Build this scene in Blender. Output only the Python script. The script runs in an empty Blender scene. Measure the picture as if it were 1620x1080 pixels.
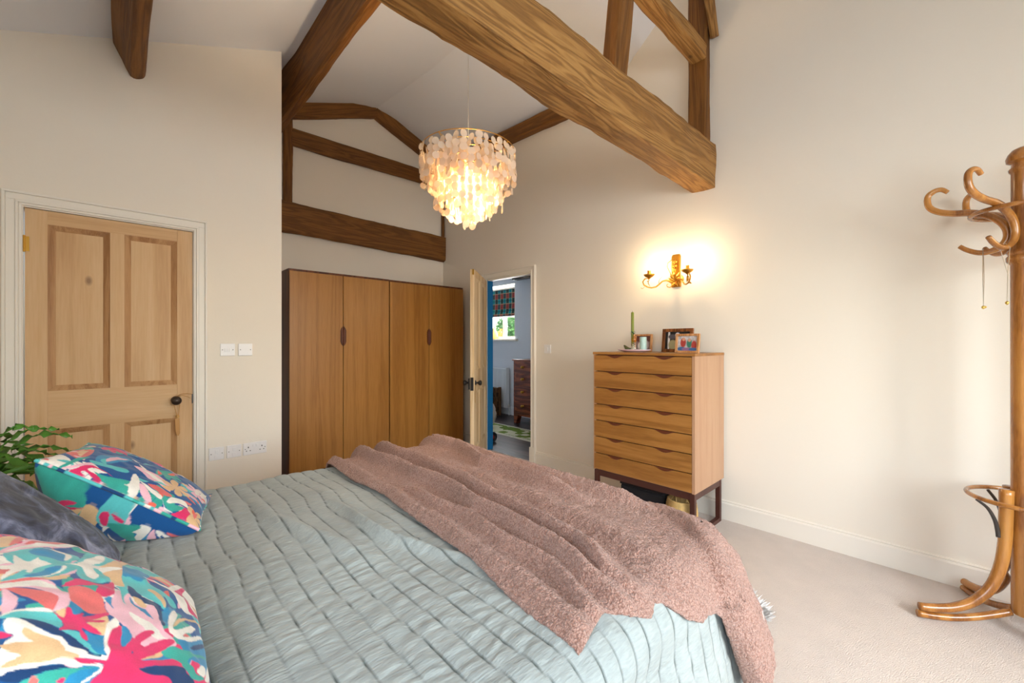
import bpy, bmesh, math, random
import numpy as np
from mathutils import Vector, Matrix

random.seed(7)
RNG = np.random.default_rng(7)
PI = math.pi
scene = bpy.context.scene
COL = scene.collection

# ------------------------------------------------------------------ helpers
def lin(r, g, b):
    f = lambda c: c / 12.92 if c <= 0.04045 else ((c + 0.055) / 1.055) ** 2.4
    return (f(r / 255), f(g / 255), f(b / 255), 1.0)

def wloc(o):
    v = Vector((0, 0, 0))
    while o is not None:
        v += o.location
        o = o.parent
    return v

def tag(o, label=None, cat=None, group=None, kind=None):
    if label: o['label'] = label
    if cat: o['category'] = cat
    if group: o['group'] = group
    if kind: o['kind'] = kind
    return o

def empty(name, loc, label=None, cat=None, group=None, kind=None):
    o = bpy.data.objects.new(name, None)
    o.empty_display_size = 0.1
    COL.objects.link(o)
    o.location = loc
    return tag(o, label, cat, group, kind)

class MB:
    def __init__(self):
        self.v = []; self.f = []
    def add(self, verts, faces):
        n = len(self.v)
        self.v += [tuple(map(float, p)) for p in verts]
        self.f += [tuple(i + n for i in f) for f in faces]
        return self
    def box(self, x0, x1, y0, y1, z0, z1):
        x0, x1 = min(x0, x1), max(x0, x1); y0, y1 = min(y0, y1), max(y0, y1); z0, z1 = min(z0, z1), max(z0, z1)
        vs = [(x, y, z) for x in (x0, x1) for y in (y0, y1) for z in (z0, z1)]
        return self.add(vs, [(0, 1, 3, 2), (4, 6, 7, 5), (0, 4, 5, 1), (2, 3, 7, 6), (0, 2, 6, 4), (1, 5, 7, 3)])
    def prism(self, poly, axis, lo, hi):
        # poly: 2-D points; axis 'x' -> (y,z), 'y' -> (x,z), 'z' -> (x,y)
        def p3(p, t):
            return {'x': (t, p[0], p[1]), 'y': (p[0], t, p[1]), 'z': (p[0], p[1], t)}[axis]
        n = len(poly)
        vs = [p3(p, lo) for p in poly] + [p3(p, hi) for p in poly]
        fs = [tuple(range(n))[::-1], tuple(range(n, 2 * n))]
        fs += [(i, (i + 1) % n, n + (i + 1) % n, n + i) for i in range(n)]
        return self.add(vs, fs)
    def tube(self, pts, rad, n=8, cap=True, flat=1.0):
        pts = [Vector(p) for p in pts]
        m = len(pts)
        if not hasattr(rad, '__len__'): rad = [rad] * m
        t0 = (pts[1] - pts[0]).normalized()
        ref = Vector((0, 0, 1)) if abs(t0.z) < 0.9 else Vector((1, 0, 0))
        u = t0.cross(ref).normalized()
        vs = []
        for i in range(m):
            t = (pts[min(i + 1, m - 1)] - pts[max(i - 1, 0)]).normalized()
            u = (u - t * u.dot(t)).normalized()
            w = t.cross(u)
            for k in range(n):
                a = 2 * PI * k / n
                vs.append(pts[i] + (u * math.cos(a) + w * math.sin(a) * flat) * rad[i])
        fs = []
        for i in range(m - 1):
            for k in range(n):
                a, b = i * n + k, i * n + (k + 1) % n
                fs.append((a, b, b + n, a + n))
        if cap:
            fs.append(tuple(range(n))[::-1]); fs.append(tuple(range((m - 1) * n, m * n)))
        return self.add(vs, fs)
    def ring(self, c, R, r, n=48, k=8, axis='z', sx=1, sy=1):
        vs = []; fs = []
        for i in range(n):
            a = 2 * PI * i / n
            for j in range(k):
                b = 2 * PI * j / k
                q = (R + r * math.cos(b))
                p = (q * math.cos(a) * sx, q * math.sin(a) * sy, r * math.sin(b))
                if axis == 'x': p = (p[2], p[0], p[1])
                if axis == 'y': p = (p[0], p[2], p[1])
                vs.append((c[0] + p[0], c[1] + p[1], c[2] + p[2]))
        for i in range(n):
            for j in range(k):
                fs.append((i * k + j, ((i + 1) % n) * k + j, ((i + 1) % n) * k + (j + 1) % k, i * k + (j + 1) % k))
        return self.add(vs, fs)
    def lathe(self, prof, c, n=32, axis='z'):
        vs = []; fs = []
        m = len(prof)
        for (r, z) in prof:
            for k in range(n):
                a = 2 * PI * k / n
                p = (r * math.cos(a), r * math.sin(a), z)
                if axis == 'x': p = (p[2], p[0], p[1])
                if axis == 'y': p = (p[0], p[2], p[1])
                vs.append((c[0] + p[0], c[1] + p[1], c[2] + p[2]))
        for i in range(m - 1):
            for k in range(n):
                a, b = i * n + k, i * n + (k + 1) % n
                fs.append((a, b, b + n, a + n))
        if prof[0][0] > 1e-5: fs.append(tuple(range(n))[::-1])
        if prof[-1][0] > 1e-5: fs.append(tuple(range((m - 1) * n, m * n)))
        return self.add(vs, fs)
    def grid(self, P):
        n, m = P.shape[:2]
        vs = P.reshape(-1, 3).tolist()
        fs = [(i * m + j, (i + 1) * m + j, (i + 1) * m + j + 1, i * m + j + 1) for i in range(n - 1) for j in range(m - 1)]
        return self.add(vs, fs)
    def xf(self, M):
        self.v = [tuple(M @ Vector(p)) for p in self.v]
        return self
    def build(self, name, mat, parent=None, smooth=False, bevel=0.0, seg=2, weld=False, recalc=True, label=None, cat=None, group=None, kind=None, sharp=None):
        V = np.array(self.v)
        c = Vector(((V[:, 0].min() + V[:, 0].max()) / 2, (V[:, 1].min() + V[:, 1].max()) / 2, V[:, 2].min()))
        me = bpy.data.meshes.new(name)
        me.from_pydata((V - np.array(c)).tolist(), [], self.f)
        if recalc or weld:
            bm = bmesh.new(); bm.from_mesh(me)
            if weld: bmesh.ops.remove_doubles(bm, verts=bm.verts, dist=1e-5)
            bmesh.ops.recalc_face_normals(bm, faces=bm.faces)
            bm.to_mesh(me); bm.free()
        me.materials.append(mat)
        o = bpy.data.objects.new(name, me)
        COL.objects.link(o)
        if parent is not None:
            o.parent = parent
            o.location = c - wloc(parent)
        else:
            o.location = c
        if smooth:
            me.polygons.foreach_set('use_smooth', [True] * len(me.polygons))
            if sharp:
                bpy.context.view_layer.objects.active = o
                try: me.set_sharp_from_angle(angle=math.radians(sharp))
                except Exception: pass
        if bevel:
            b = o.modifiers.new('edge', 'BEVEL'); b.width = bevel; b.segments = seg; b.limit_method = 'ANGLE'; b.angle_limit = math.radians(40)
        return tag(o, label, cat, group, kind)

def copy_tree(o, parent=None):
    c = o.copy(); COL.objects.link(c)
    if parent is not None: c.parent = parent
    for ch in o.children: copy_tree(ch, c)
    return c

# value noise (numpy)
def _h(ix, iy, s):
    n = (ix.astype(np.int64) * 374761393 + iy.astype(np.int64) * 668265263 + s * 69069) & 0x7fffffff
    n = ((n ^ (n >> 13)) * 1274126177) & 0x7fffffff
    return ((n ^ (n >> 16)) & 0xffff) / 65535.0
def vn(x, y, s=0):
    x = np.asarray(x, float); y = np.asarray(y, float)
    ix = np.floor(x); iy = np.floor(y); fx = x - ix; fy = y - iy
    fx = fx * fx * fx * (fx * (fx * 6 - 15) + 10); fy = fy * fy * fy * (fy * (fy * 6 - 15) + 10)
    a = _h(ix, iy, s); b = _h(ix + 1, iy, s); c = _h(ix, iy + 1, s); d = _h(ix + 1, iy + 1, s)
    return (a * (1 - fx) + b * fx) * (1 - fy) + (c * (1 - fx) + d * fx) * fy - 0.5
def fbm(x, y, s=0, o=4):
    t = 0; a = 1
    for i in range(o):
        t = t + a * vn(x * 2 ** i, y * 2 ** i, s + i * 17); a *= 0.5
    return t

# ------------------------------------------------------------------ materials
def new_mat(name):
    m = bpy.data.materials.new(name); m.use_nodes = True
    nt = m.node_tree
    return m, nt, nt.nodes['Principled BSDF']

def plain(name, col, rough=0.6, metal=0.0, bump=0.0, bscale=200, spec=0.5, var=0.0, vscale=6, sheen=0.0, emit=None, estr=0.0, coat=0.0):
    m, nt, p = new_mat(name)
    p.inputs['Base Color'].default_value = col
    p.inputs['Roughness'].default_value = rough
    p.inputs['Metallic'].default_value = metal
    p.inputs['Specular IOR Level'].default_value = spec
    if coat: p.inputs['Coat Weight'].default_value = coat
    if sheen:
        p.inputs['Sheen Weight'].default_value = sheen
        p.inputs['Sheen Roughness'].default_value = 0.6
    if emit:
        p.inputs['Emission Color'].default_value = emit
        p.inputs['Emission Strength'].default_value = estr
    if bump or var:
        tc = nt.nodes.new('ShaderNodeTexCoord')
    if bump:
        n = nt.nodes.new('ShaderNodeTexNoise'); n.inputs['Scale'].default_value = bscale; n.inputs['Detail'].default_value = 4
        b = nt.nodes.new('ShaderNodeBump'); b.inputs['Strength'].default_value = bump; b.inputs['Distance'].default_value = 0.01
        nt.links.new(tc.outputs['Object'], n.inputs['Vector'])
        nt.links.new(n.outputs['Fac'], b.inputs['Height']); nt.links.new(b.outputs['Normal'], p.inputs['Normal'])
    if var:
        n = nt.nodes.new('ShaderNodeTexNoise'); n.inputs['Scale'].default_value = vscale; n.inputs['Detail'].default_value = 6
        r = nt.nodes.new('ShaderNodeMixRGB'); r.blend_type = 'MIX'
        c = np.array(col[:3])
        r.inputs['Color1'].default_value = (*(c * (1 - var)), 1); r.inputs['Color2'].default_value = (*np.minimum(c * (1 + var), 1), 1)
        nt.links.new(tc.outputs['Object'], n.inputs['Vector'])
        nt.links.new(n.outputs['Fac'], r.inputs['Fac']); nt.links.new(r.outputs['Color'], p.inputs['Base Color'])
    return m

def wood(name, cols, axis='z', scale=1.0, rough=0.45, stretch=14.0, wave=3.0, bump=0.15, spec=0.4, fine=0.35, knots=0.0, coat=0.0, contrast=(0.3, 0.5, 0.72), fscale=70.0):
    """procedural timber with the grain running along one local axis"""
    m, nt, p = new_mat(name)
    N = nt.nodes; L = nt.links
    p.inputs['Roughness'].default_value = rough
    p.inputs['Specular IOR Level'].default_value = spec
    if coat: p.inputs['Coat Weight'].default_value = coat; p.inputs['Coat Roughness'].default_value = 0.25
    tc = N.new('ShaderNodeTexCoord'); oi = N.new('ShaderNodeObjectInfo')
    mp = N.new('ShaderNodeMapping')
    s = [1.0, 1.0, 1.0]; s['xyz'.index(axis)] = 1.0 / stretch
    mp.inputs['Scale'].default_value = [q * scale for q in s]
    add = N.new('ShaderNodeVectorMath'); add.operation = 'ADD'
    mul = N.new('ShaderNodeMath'); mul.operation = 'MULTIPLY'; mul.inputs[1].default_value = 37.0
    L.new(oi.outputs['Random'], mul.inputs[0])
    L.new(tc.outputs['Object'], mp.inputs['Vector']); L.new(mp.outputs['Vector'], add.inputs[0]); L.new(mul.outputs[0], add.inputs[1])
    n1 = N.new('ShaderNodeTexNoise'); n1.inputs['Scale'].default_value = 4.0; n1.inputs['Detail'].default_value = 3; n1.inputs['Distortion'].default_value = 0.6
    L.new(add.outputs[0], n1.inputs['Vector'])
    # ring figure: sine of the noise
    m1 = N.new('ShaderNodeMath'); m1.operation = 'MULTIPLY'; m1.inputs[1].default_value = wave * 12
    L.new(n1.outputs['Fac'], m1.inputs[0])
    sn = N.new('ShaderNodeMath'); sn.operation = 'SINE'; L.new(m1.outputs[0], sn.inputs[0])
    sc = N.new('ShaderNodeMath'); sc.operation = 'MULTIPLY_ADD'; sc.inputs[1].default_value = 0.5; sc.inputs[2].default_value = 0.5
    L.new(sn.outputs[0], sc.inputs[0])
    n2 = N.new('ShaderNodeTexNoise'); n2.inputs['Scale'].default_value = fscale; n2.inputs['Detail'].default_value = 4
    L.new(add.outputs[0], n2.inputs['Vector'])
    mx = N.new('ShaderNodeMix'); mx.data_type = 'FLOAT'; mx.inputs[0].default_value = fine
    L.new(sc.outputs[0], mx.inputs[2]); L.new(n2.outputs['Fac'], mx.inputs[3])
    n3 = N.new('ShaderNodeTexNoise'); n3.inputs['Scale'].default_value = 1.6; n3.inputs['Detail'].default_value = 2
    L.new(add.outputs[0], n3.inputs['Vector'])
    mx2 = N.new('ShaderNodeMix'); mx2.data_type = 'FLOAT'; mx2.inputs[0].default_value = 0.35
    L.new(mx.outputs[0], mx2.inputs[2]); L.new(n3.outputs['Fac'], mx2.inputs[3])
    cr = N.new('ShaderNodeValToRGB')
    e = cr.color_ramp.elements
    e[0].position = contrast[0]; e[0].color = cols[0]
    e[1].position = contrast[2]; e[1].color = cols[2]
    k = e.new(contrast[1]); k.color = cols[1]
    L.new(mx2.outputs[0], cr.inputs['Fac'])
    out = cr.outputs['Color']
    if knots:
        vo = N.new('ShaderNodeTexVoronoi'); vo.inputs['Scale'].default_value = 3.2
        mp2 = N.new('ShaderNodeMapping'); s2 = [1.0, 1.0, 1.0]; s2['xyz'.index(axis)] = 0.55; mp2.inputs['Scale'].default_value = s2
        L.new(tc.outputs['Object'], mp2.inputs['Vector'])
        ad2 = N.new('ShaderNodeVectorMath'); ad2.operation = 'ADD'; L.new(mp2.outputs[0], ad2.inputs[0]); L.new(mul.outputs[0], ad2.inputs[1])
        L.new(ad2.outputs[0], vo.inputs['Vector'])
        mr = N.new('ShaderNodeMapRange'); mr.inputs['From Min'].default_value = 0.02; mr.inputs['From Max'].default_value = 0.06
        mr.inputs['To Min'].default_value = knots; mr.inputs['To Max'].default_value = 0.0
        L.new(vo.outputs['Distance'], mr.inputs['Value'])
        mk = N.new('ShaderNodeMixRGB'); mk.inputs['Color2'].default_value = (cols[0][0] * 0.35, cols[0][1] * 0.3, cols[0][2] * 0.3, 1)
        L.new(mr.outputs[0], mk.inputs['Fac']); L.new(out, mk.inputs['Color1']); out = mk.outputs['Color']
    L.new(out, p.inputs['Base Color'])
    if bump:
        b = N.new('ShaderNodeBump'); b.inputs['Strength'].default_value = bump; b.inputs['Distance'].default_value = 0.006
        L.new(mx.outputs[0], b.inputs['Height']); L.new(b.outputs['Normal'], p.inputs['Normal'])
    return m

M = {}
M['wall'] = plain('cream plaster', lin(236, 228, 214), 0.9, bump=0.04, bscale=60, spec=0.2)
M['ceiling'] = plain('white plaster', lin(232, 235, 242), 0.92, spec=0.2)
M['trim'] = plain('white gloss paint', lin(236, 230, 218), 0.45)
M['hall_wall'] = plain('pale grey blue paint', lin(208, 214, 222), 0.9, spec=0.2)
M['blue'] = plain('deep blue paint', lin(18, 104, 158), 0.5)
M['carpet'] = plain('beige carpet', lin(226, 216, 208), 1.0, bump=0.9, bscale=260, spec=0.05, var=0.08, vscale=9)
M['oak'] = wood('old beam timber', (lin(104, 70, 32), lin(152, 108, 56), lin(176, 132, 74)), 'x', 2.6, rough=0.62, stretch=15, wave=4.6, bump=0.45, fine=0.5, knots=0.9, spec=0.3, contrast=(0.2, 0.5, 0.76), fscale=60.0)
M['oak_dark'] = wood('dark beam timber', (lin(84, 50, 20), lin(118, 76, 32), lin(138, 92, 42)), 'x', 2.8, rough=0.6, stretch=15, wave=3.6, bump=0.4, fine=0.55, knots=0.85, spec=0.3, contrast=(0.2, 0.5, 0.78), fscale=58.0)
M['pine'] = wood('stripped pine', (lin(196, 156, 110), lin(208, 170, 124), lin(216, 182, 138)), 'z', 2.0, rough=0.5, stretch=20, wave=1.2, bump=0.06, fine=0.6, knots=0.75, spec=0.3)
M['pine_h'] = wood('stripped pine rail', (lin(196, 156, 110), lin(208, 170, 124), lin(216, 182, 138)), 'x', 2.0, rough=0.5, stretch=20, wave=1.2, bump=0.06, fine=0.6, knots=0.75, spec=0.3)
M['pine_dark'] = wood('darkened pine moulding', (lin(150, 106, 66), lin(178, 134, 90), lin(194, 152, 106)), 'z', 4.0, rough=0.5, stretch=20, wave=1.6, bump=0.08, fine=0.6, spec=0.3)
M['pale_pine'] = wood('pale bleached pine', (lin(196, 162, 116), lin(216, 188, 146), lin(226, 202, 164)), 'z', 2.0, rough=0.55, stretch=18, wave=1.6, bump=0.1, fine=0.5, knots=0.5, spec=0.3)
M['teak'] = wood('teak veneer', (lin(140, 92, 38), lin(162, 112, 50), lin(174, 124, 60)), 'z', 3.0, rough=0.34, stretch=30, wave=1.6, bump=0.02, fine=0.72, spec=0.5)
M['teak_edge'] = wood('dark teak edge', (lin(78, 38, 16), lin(98, 52, 24), lin(112, 62, 30)), 'z', 3.0, rough=0.4, stretch=20, wave=1.6, bump=0.03)
M['chest_front'] = wood('golden teak drawer', (lin(138, 90, 38), lin(160, 108, 50), lin(174, 122, 62)), 'y', 2.4, rough=0.38, stretch=14, wave=1.8, bump=0.02, fine=0.6, spec=0.5)
M['chest_side'] = wood('daylit teak side', (lin(172, 130, 98), lin(184, 144, 112), lin(194, 156, 124)), 'z', 3.0, rough=0.42, stretch=28, wave=1.2, bump=0.02, fine=0.7, spec=0.5)  # same teak as the drawers, paler and pinker: daylight on the side painted in
M['dark_brown'] = plain('dark stained wood', lin(72, 36, 28), 0.42, var=0.25, vscale=14)
M['pull'] = plain('red brown finger pull', lin(104, 52, 30), 0.42, var=0.2, vscale=20)
M['bentwood'] = wood('varnished bentwood', (lin(134, 80, 30), lin(172, 112, 48), lin(188, 130, 62)), 'z', 3.0, rough=0.24, stretch=8, wave=1.0, bump=0.02, fine=0.5, spec=0.6, coat=0.4)
M['iron'] = plain('dark iron', lin(74, 68, 64), 0.45, metal=0.6)
M['black_iron'] = plain('black iron', lin(38, 34, 33), 0.4, metal=0.3)
M['bronze'] = plain('bronze knob', lin(74, 62, 54), 0.35, metal=0.7)
M['brass'] = plain('brass', lin(196, 152, 70), 0.3, metal=1.0)
M['gilt'] = plain('gilded metal', lin(206, 150, 58), 0.34, metal=0.9, var=0.3, vscale=30)
M['plastic'] = plain('white plastic', lin(236, 234, 232), 0.35)
M['grey_plastic'] = plain('grey socket hole', lin(120, 116, 112), 0.5)
M['dark_hole'] = plain('dark socket hole', lin(46, 42, 40), 0.6)
M['leather'] = plain('tan leather', lin(190, 140, 78), 0.6)
M['mahogany'] = wood('mahogany', (lin(84, 36, 20), lin(124, 60, 34), lin(148, 80, 46)), 'y', 3.0, rough=0.3, stretch=10, wave=2.0, bump=0.03, spec=0.5)
M['dark_floor'] = wood('dark floorboards', (lin(48, 42, 44), lin(72, 62, 62), lin(92, 80, 78)), 'y', 2.0, rough=0.4, stretch=14, wave=2.0, bump=0.1)
M['radiator'] = plain('white radiator enamel', lin(232, 238, 244), 0.4)
M['crate'] = wood('brown crate wood', (lin(70, 46, 26), lin(112, 76, 46), lin(138, 98, 62)), 'z', 4.0, rough=0.7, stretch=10, wave=2.0)
M['white_cloth'] = plain('white cloth', lin(232, 226, 222), 0.9, bump=0.2, bscale=60)
M['pink_cloth'] = plain('dusty pink cloth', lin(166, 110, 104), 0.9)
M['wheel'] = plain('black rubber', lin(28, 28, 32), 0.5)
M['red'] = plain('red enamel', lin(168, 64, 50), 0.4)
M['orange'] = plain('orange cloth', lin(226, 168, 84), 0.8)
M['mattress'] = plain('white mattress ticking', lin(236, 232, 226), 0.9)
M['bed_wood'] = wood('oak bed frame', (lin(170, 126, 82), lin(188, 144, 98), lin(200, 158, 114)), 'z', 3.0, rough=0.5, wave=1.2, fine=0.6, bump=0.05)
M['straw'] = plain('straw weave', lin(206, 172, 110), 0.8, var=0.3, vscale=60)
M['black_box'] = plain('black fabric box', lin(22, 20, 24), 0.9)
M['ceramic_pink'] = plain('pale pink ceramic', lin(222, 196, 204), 0.3, coat=0.4)
M['candle_green'] = plain('olive green wax', lin(124, 134, 44), 0.5)
M['turquoise'] = plain('pale turquoise glaze', lin(176, 204, 196), 0.35, var=0.12, vscale=40)
M['moss'] = plain('dark green glaze', lin(72, 74, 38), 0.5)
M['leafgreen'] = plain('sprig leaf', lin(62, 108, 60), 0.6)
M['fw_dark'] = wood('walnut frame', (lin(96, 52, 20), lin(134, 78, 36), lin(150, 92, 46)), 'z', 6.0, rough=0.4)
M['fw_light'] = wood('beech frame', (lin(184, 126, 74), lin(206, 150, 98), lin(216, 164, 114)), 'z', 6.0, rough=0.4)
M['silver'] = plain('fine silver chain', lin(206, 196, 176), 0.3, metal=0.9)
M['gold_bead'] = plain('gold pendant', lin(226, 190, 100), 0.3, metal=0.8)
M['wire'] = plain('clear flex', lin(206, 204, 200), 0.5)
M['terracotta'] = plain('clay pot', lin(168, 110, 84), 0.8)
M['soil'] = plain('soil', lin(50, 38, 30), 1.0)

def mat_glass(name, col=(1, 1, 1, 1), refl=0.06):
    m, nt, p = new_mat(name)
    N = nt.nodes; L = nt.links
    t = N.new('ShaderNodeBsdfTransparent'); t.inputs['Color'].default_value = col
    g = N.new('ShaderNodeBsdfGlossy'); g.inputs['Roughness'].default_value = 0.03
    x = N.new('ShaderNodeMixShader'); x.inputs[0].default_value = refl
    L.new(t.outputs[0], x.inputs[1]); L.new(g.outputs[0], x.inputs[2]); L.new(x.outputs[0], N['Material Output'].inputs[0])
    return m
M['glass'] = mat_glass('window glass')
M['amber'] = mat_glass('amber glass', (1.0, 0.72, 0.25, 1), 0.12)
M['clear'] = mat_glass('clear glass', (0.97, 0.97, 0.95, 1), 0.12)

def mat_capiz():
    m, nt, p = new_mat('capiz shell')
    N = nt.nodes; L = nt.links
    d = N.new('ShaderNodeBsdfPrincipled'); d.inputs['Base Color'].default_value = lin(238, 228, 212); d.inputs['Roughness'].default_value = 0.35
    t = N.new('ShaderNodeBsdfTranslucent'); t.inputs['Color'].default_value = lin(226, 206, 178)
    x = N.new('ShaderNodeMixShader'); x.inputs[0].default_value = 0.22
    L.new(d.outputs[0], x.inputs[1]); L.new(t.outputs[0], x.inputs[2])
    tr = N.new('ShaderNodeBsdfTransparent'); tr.inputs[0].default_value = (1.0, 0.95, 0.88, 1)
    y = N.new('ShaderNodeMixShader'); y.inputs[0].default_value = 0.42
    L.new(x.outputs[0], y.inputs[1]); L.new(tr.outputs[0], y.inputs[2]); L.new(y.outputs[0], N['Material Output'].inputs[0])
    return m
M['capiz'] = mat_capiz()

def mat_emit(name, col, s):
    m, nt, p = new_mat(name)
    e = nt.nodes.new('ShaderNodeEmission'); e.inputs[0].default_value = col; e.inputs[1].default_value = s
    t = nt.nodes.new('ShaderNodeBsdfTransparent'); a = nt.nodes.new('ShaderNodeAddShader')      # a clear glowing bulb: the filament light inside passes through
    nt.links.new(e.outputs[0], a.inputs[0]); nt.links.new(t.outputs[0], a.inputs[1])
    nt.links.new(a.outputs[0], nt.nodes['Material Output'].inputs[0])
    return m
M['bulb'] = mat_emit('glowing bulb', (1.0, 0.82, 0.58, 1), 9)
M['bulb_small'] = mat_emit('glowing candle bulb', (1.0, 0.84, 0.60, 1), 6)

def mat_attr(name, attr, rough=0.85, bump=0.0, bscale=300, sheen=0.0, stretch=None, rampvar=0.0, wr=0.0, wscale=25):
    m, nt, p = new_mat(name)
    N = nt.nodes; L = nt.links
    a = N.new('ShaderNodeAttribute'); a.attribute_name = attr
    out = a.outputs['Color']
    p.inputs['Roughness'].default_value = rough; p.inputs['Specular IOR Level'].default_value = 0.25
    if sheen: p.inputs['Sheen Weight'].default_value = sheen
    tc = N.new('ShaderNodeTexCoord'); mp = N.new('ShaderNodeMapping')
    if stretch: mp.inputs['Scale'].default_value = stretch
    L.new(tc.outputs['Object'], mp.inputs['Vector'])
    n = N.new('ShaderNodeTexNoise'); n.inputs['Scale'].default_value = bscale; n.inputs['Detail'].default_value = 3
    L.new(mp.outputs['Vector'], n.inputs['Vector'])
    if rampvar:
        mr = N.new('ShaderNodeMapRange'); mr.inputs['From Min'].default_value = 0.3; mr.inputs['From Max'].default_value = 0.7
        mr.inputs['To Min'].default_value = 1 - rampvar; mr.inputs['To Max'].default_value = 1 + rampvar
        L.new(n.outputs['Fac'], mr.inputs['Value'])
        mm = N.new('ShaderNodeVectorMath'); mm.operation = 'SCALE'
        L.new(out, mm.inputs[0]); L.new(mr.outputs[0], mm.inputs['Scale']); out = mm.outputs[0]
    L.new(out, p.inputs['Base Color'])
    if bump:
        b = N.new('ShaderNodeBump'); b.inputs['Strength'].default_value = bump; b.inputs['Distance'].default_value = 0.004
        L.new(n.outputs['Fac'], b.inputs['Height']); L.new(b.outputs['Normal'], p.inputs['Normal'])
    return m
M['quilt'] = mat_attr('sage linen', 'cloth', 0.9, bump=0.6, bscale=170, sheen=0.15, rampvar=0.09, stretch=(0.22, 1, 1))
M['print'] = mat_attr('printed velvet', 'cloth', 0.75, bump=0.06, bscale=500, sheen=0.2, rampvar=0.06)
M['tartan'] = mat_attr('tartan wool', 'cloth', 0.9, rampvar=0.1)
M['rug'] = mat_attr('green rug', 'cloth', 1.0, bump=0.6, bscale=160, rampvar=0.15)
M['photo'] = mat_attr('photo print', 'cloth', 0.35)
M['fern'] = plain('fern leaf', lin(84, 138, 46), 0.4, var=0.4, vscale=9)
M['fern_stem'] = plain('fern stem', lin(56, 60, 24), 0.6)
M['tree'] = plain('garden foliage', lin(96, 150, 76), 0.7, var=0.5, vscale=5)

def mat_velvet():
    m, nt, p = new_mat('crushed slate velvet')
    N = nt.nodes; L = nt.links
    tc = N.new('ShaderNodeTexCoord')
    n = N.new('ShaderNodeTexNoise'); n.inputs['Scale'].default_value = 7; n.inputs['Detail'].default_value = 8; n.inputs['Distortion'].default_value = 1.4; n.inputs['Roughness'].default_value = 0.62
    mp = N.new('ShaderNodeMapping'); mp.inputs['Scale'].default_value = (1.8, 0.9, 1.0); mp.inputs['Rotation'].default_value = (0.4, 0.5, 0.3)
    L.new(tc.outputs['Object'], mp.inputs[0]); L.new(mp.outputs[0], n.inputs['Vector'])
    cr = N.new('ShaderNodeValToRGB'); e = cr.color_ramp.elements
    e[0].position = 0.44; e[0].color = lin(30, 34, 50); e[1].position = 0.72; e[1].color = lin(170, 178, 208)
    k = e.new(0.54); k.color = lin(78, 86, 112)
    L.new(n.outputs['Fac'], cr.inputs[0]); L.new(cr.outputs[0], p.inputs['Base Color'])
    p.inputs['Roughness'].default_value = 0.7; p.inputs['Sheen Weight'].default_value = 0.12
    b = N.new('ShaderNodeBump'); b.inputs['Strength'].default_value = 0.25; b.inputs['Distance'].default_value = 0.01
    L.new(n.outputs['Fac'], b.inputs['Height']); L.new(b.outputs[0], p.inputs['Normal'])
    return m
M['velvet'] = mat_velvet()

def mat_boucle():
    m, nt, p = new_mat('dusty pink boucle')
    N = nt.nodes; L = nt.links
    tc = N.new('ShaderNodeTexCoord')
    v = N.new('ShaderNodeTexVoronoi'); v.inputs['Scale'].default_value = 200; v.feature = 'F1'
    n = N.new('ShaderNodeTexNoise'); n.inputs['Scale'].default_value = 120; n.inputs['Detail'].default_value = 3
    L.new(tc.outputs['Object'], n.inputs['Vector'])
    ad = N.new('ShaderNodeVectorMath'); ad.operation = 'MULTIPLY_ADD'; ad.inputs[1].default_value = (0.012, 0.012, 0.012)
    L.new(n.outputs['Color'], ad.inputs[0]); L.new(tc.outputs['Object'], ad.inputs[2]); L.new(ad.outputs[0], v.inputs['Vector'])
    cr = N.new('ShaderNodeValToRGB'); e = cr.color_ramp.elements
    e[0].position = 0.15; e[0].color = lin(192, 155, 140); e[1].position = 0.75; e[1].color = lin(146, 108, 94)
    L.new(v.outputs['Distance'], cr.inputs[0]); L.new(cr.outputs[0], p.inputs['Base Color'])
    p.inputs['Roughness'].default_value = 1.0; p.inputs['Specular IOR Level'].default_value = 0.1
    p.inputs['Sheen Weight'].default_value = 0.25
    b = N.new('ShaderNodeBump'); b.invert = True; b.inputs['Strength'].default_value = 0.8; b.inputs['Distance'].default_value = 0.006
    L.new(v.outputs['Distance'], b.inputs['Height']); L.new(b.outputs[0], p.inputs['Normal'])
    return m
M['boucle'] = mat_boucle()

def set_cols(o, rgb):
    me = o.data
    at = me.color_attributes.new('cloth', 'FLOAT_COLOR', 'POINT')
    a = np.ones((len(me.vertices), 4), dtype=np.float32)
    a[:, :3] = rgb
    at.data.foreach_set('color', a.ravel())

# ------------------------------------------------------------------ room dimensions
XR = 3.15          # right wall
XL = -0.70         # headboard wall
YD = 3.433         # wall with the closed pine door
YB = 4.673         # back of the recess
YK = -1.75         # wall behind the viewer
XC = 0.877         # corner where the recess starts
XRIDGE, ZRDG, ZRDG0 = 2.181, 4.071, 3.951
def zl(X, Y):      # left roof slope
    t = max(0.0, min(1.0, (Y - YD) / (YB - YD)))
    a = 2.904 + 0.397 * (X + 0.459)
    b = 4.071 + 0.387 * (X - XRIDGE)
    return a * (1 - t) + b * t
DY0, DY1, DZ = 3.03, 3.752, 2.003      # doorway in the right wall
WT = 0.077

# right wall with the doorway hole
def wall_right():
    mb = MB()
    mb.box(XR, XR + WT, DY1, YB + 0.15, 0, 3.80)
    mb.box(XR, XR + WT, DY0, DY1, DZ, 3.80)
    mb.box(XR, XR + WT, 2.05, DY0, 0, 3.80)
    mb.prism([(YK - 0.1, 0), (2.05, 0), (2.05, 3.80), (1.99, 3.80), (0.6, 4.90), (-0.79, 3.80), (YK - 0.1, 3.80)], 'x', XR, XR + WT)
    return mb.build('wall_right', M['wall'], kind='structure')
wall_right()

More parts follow.
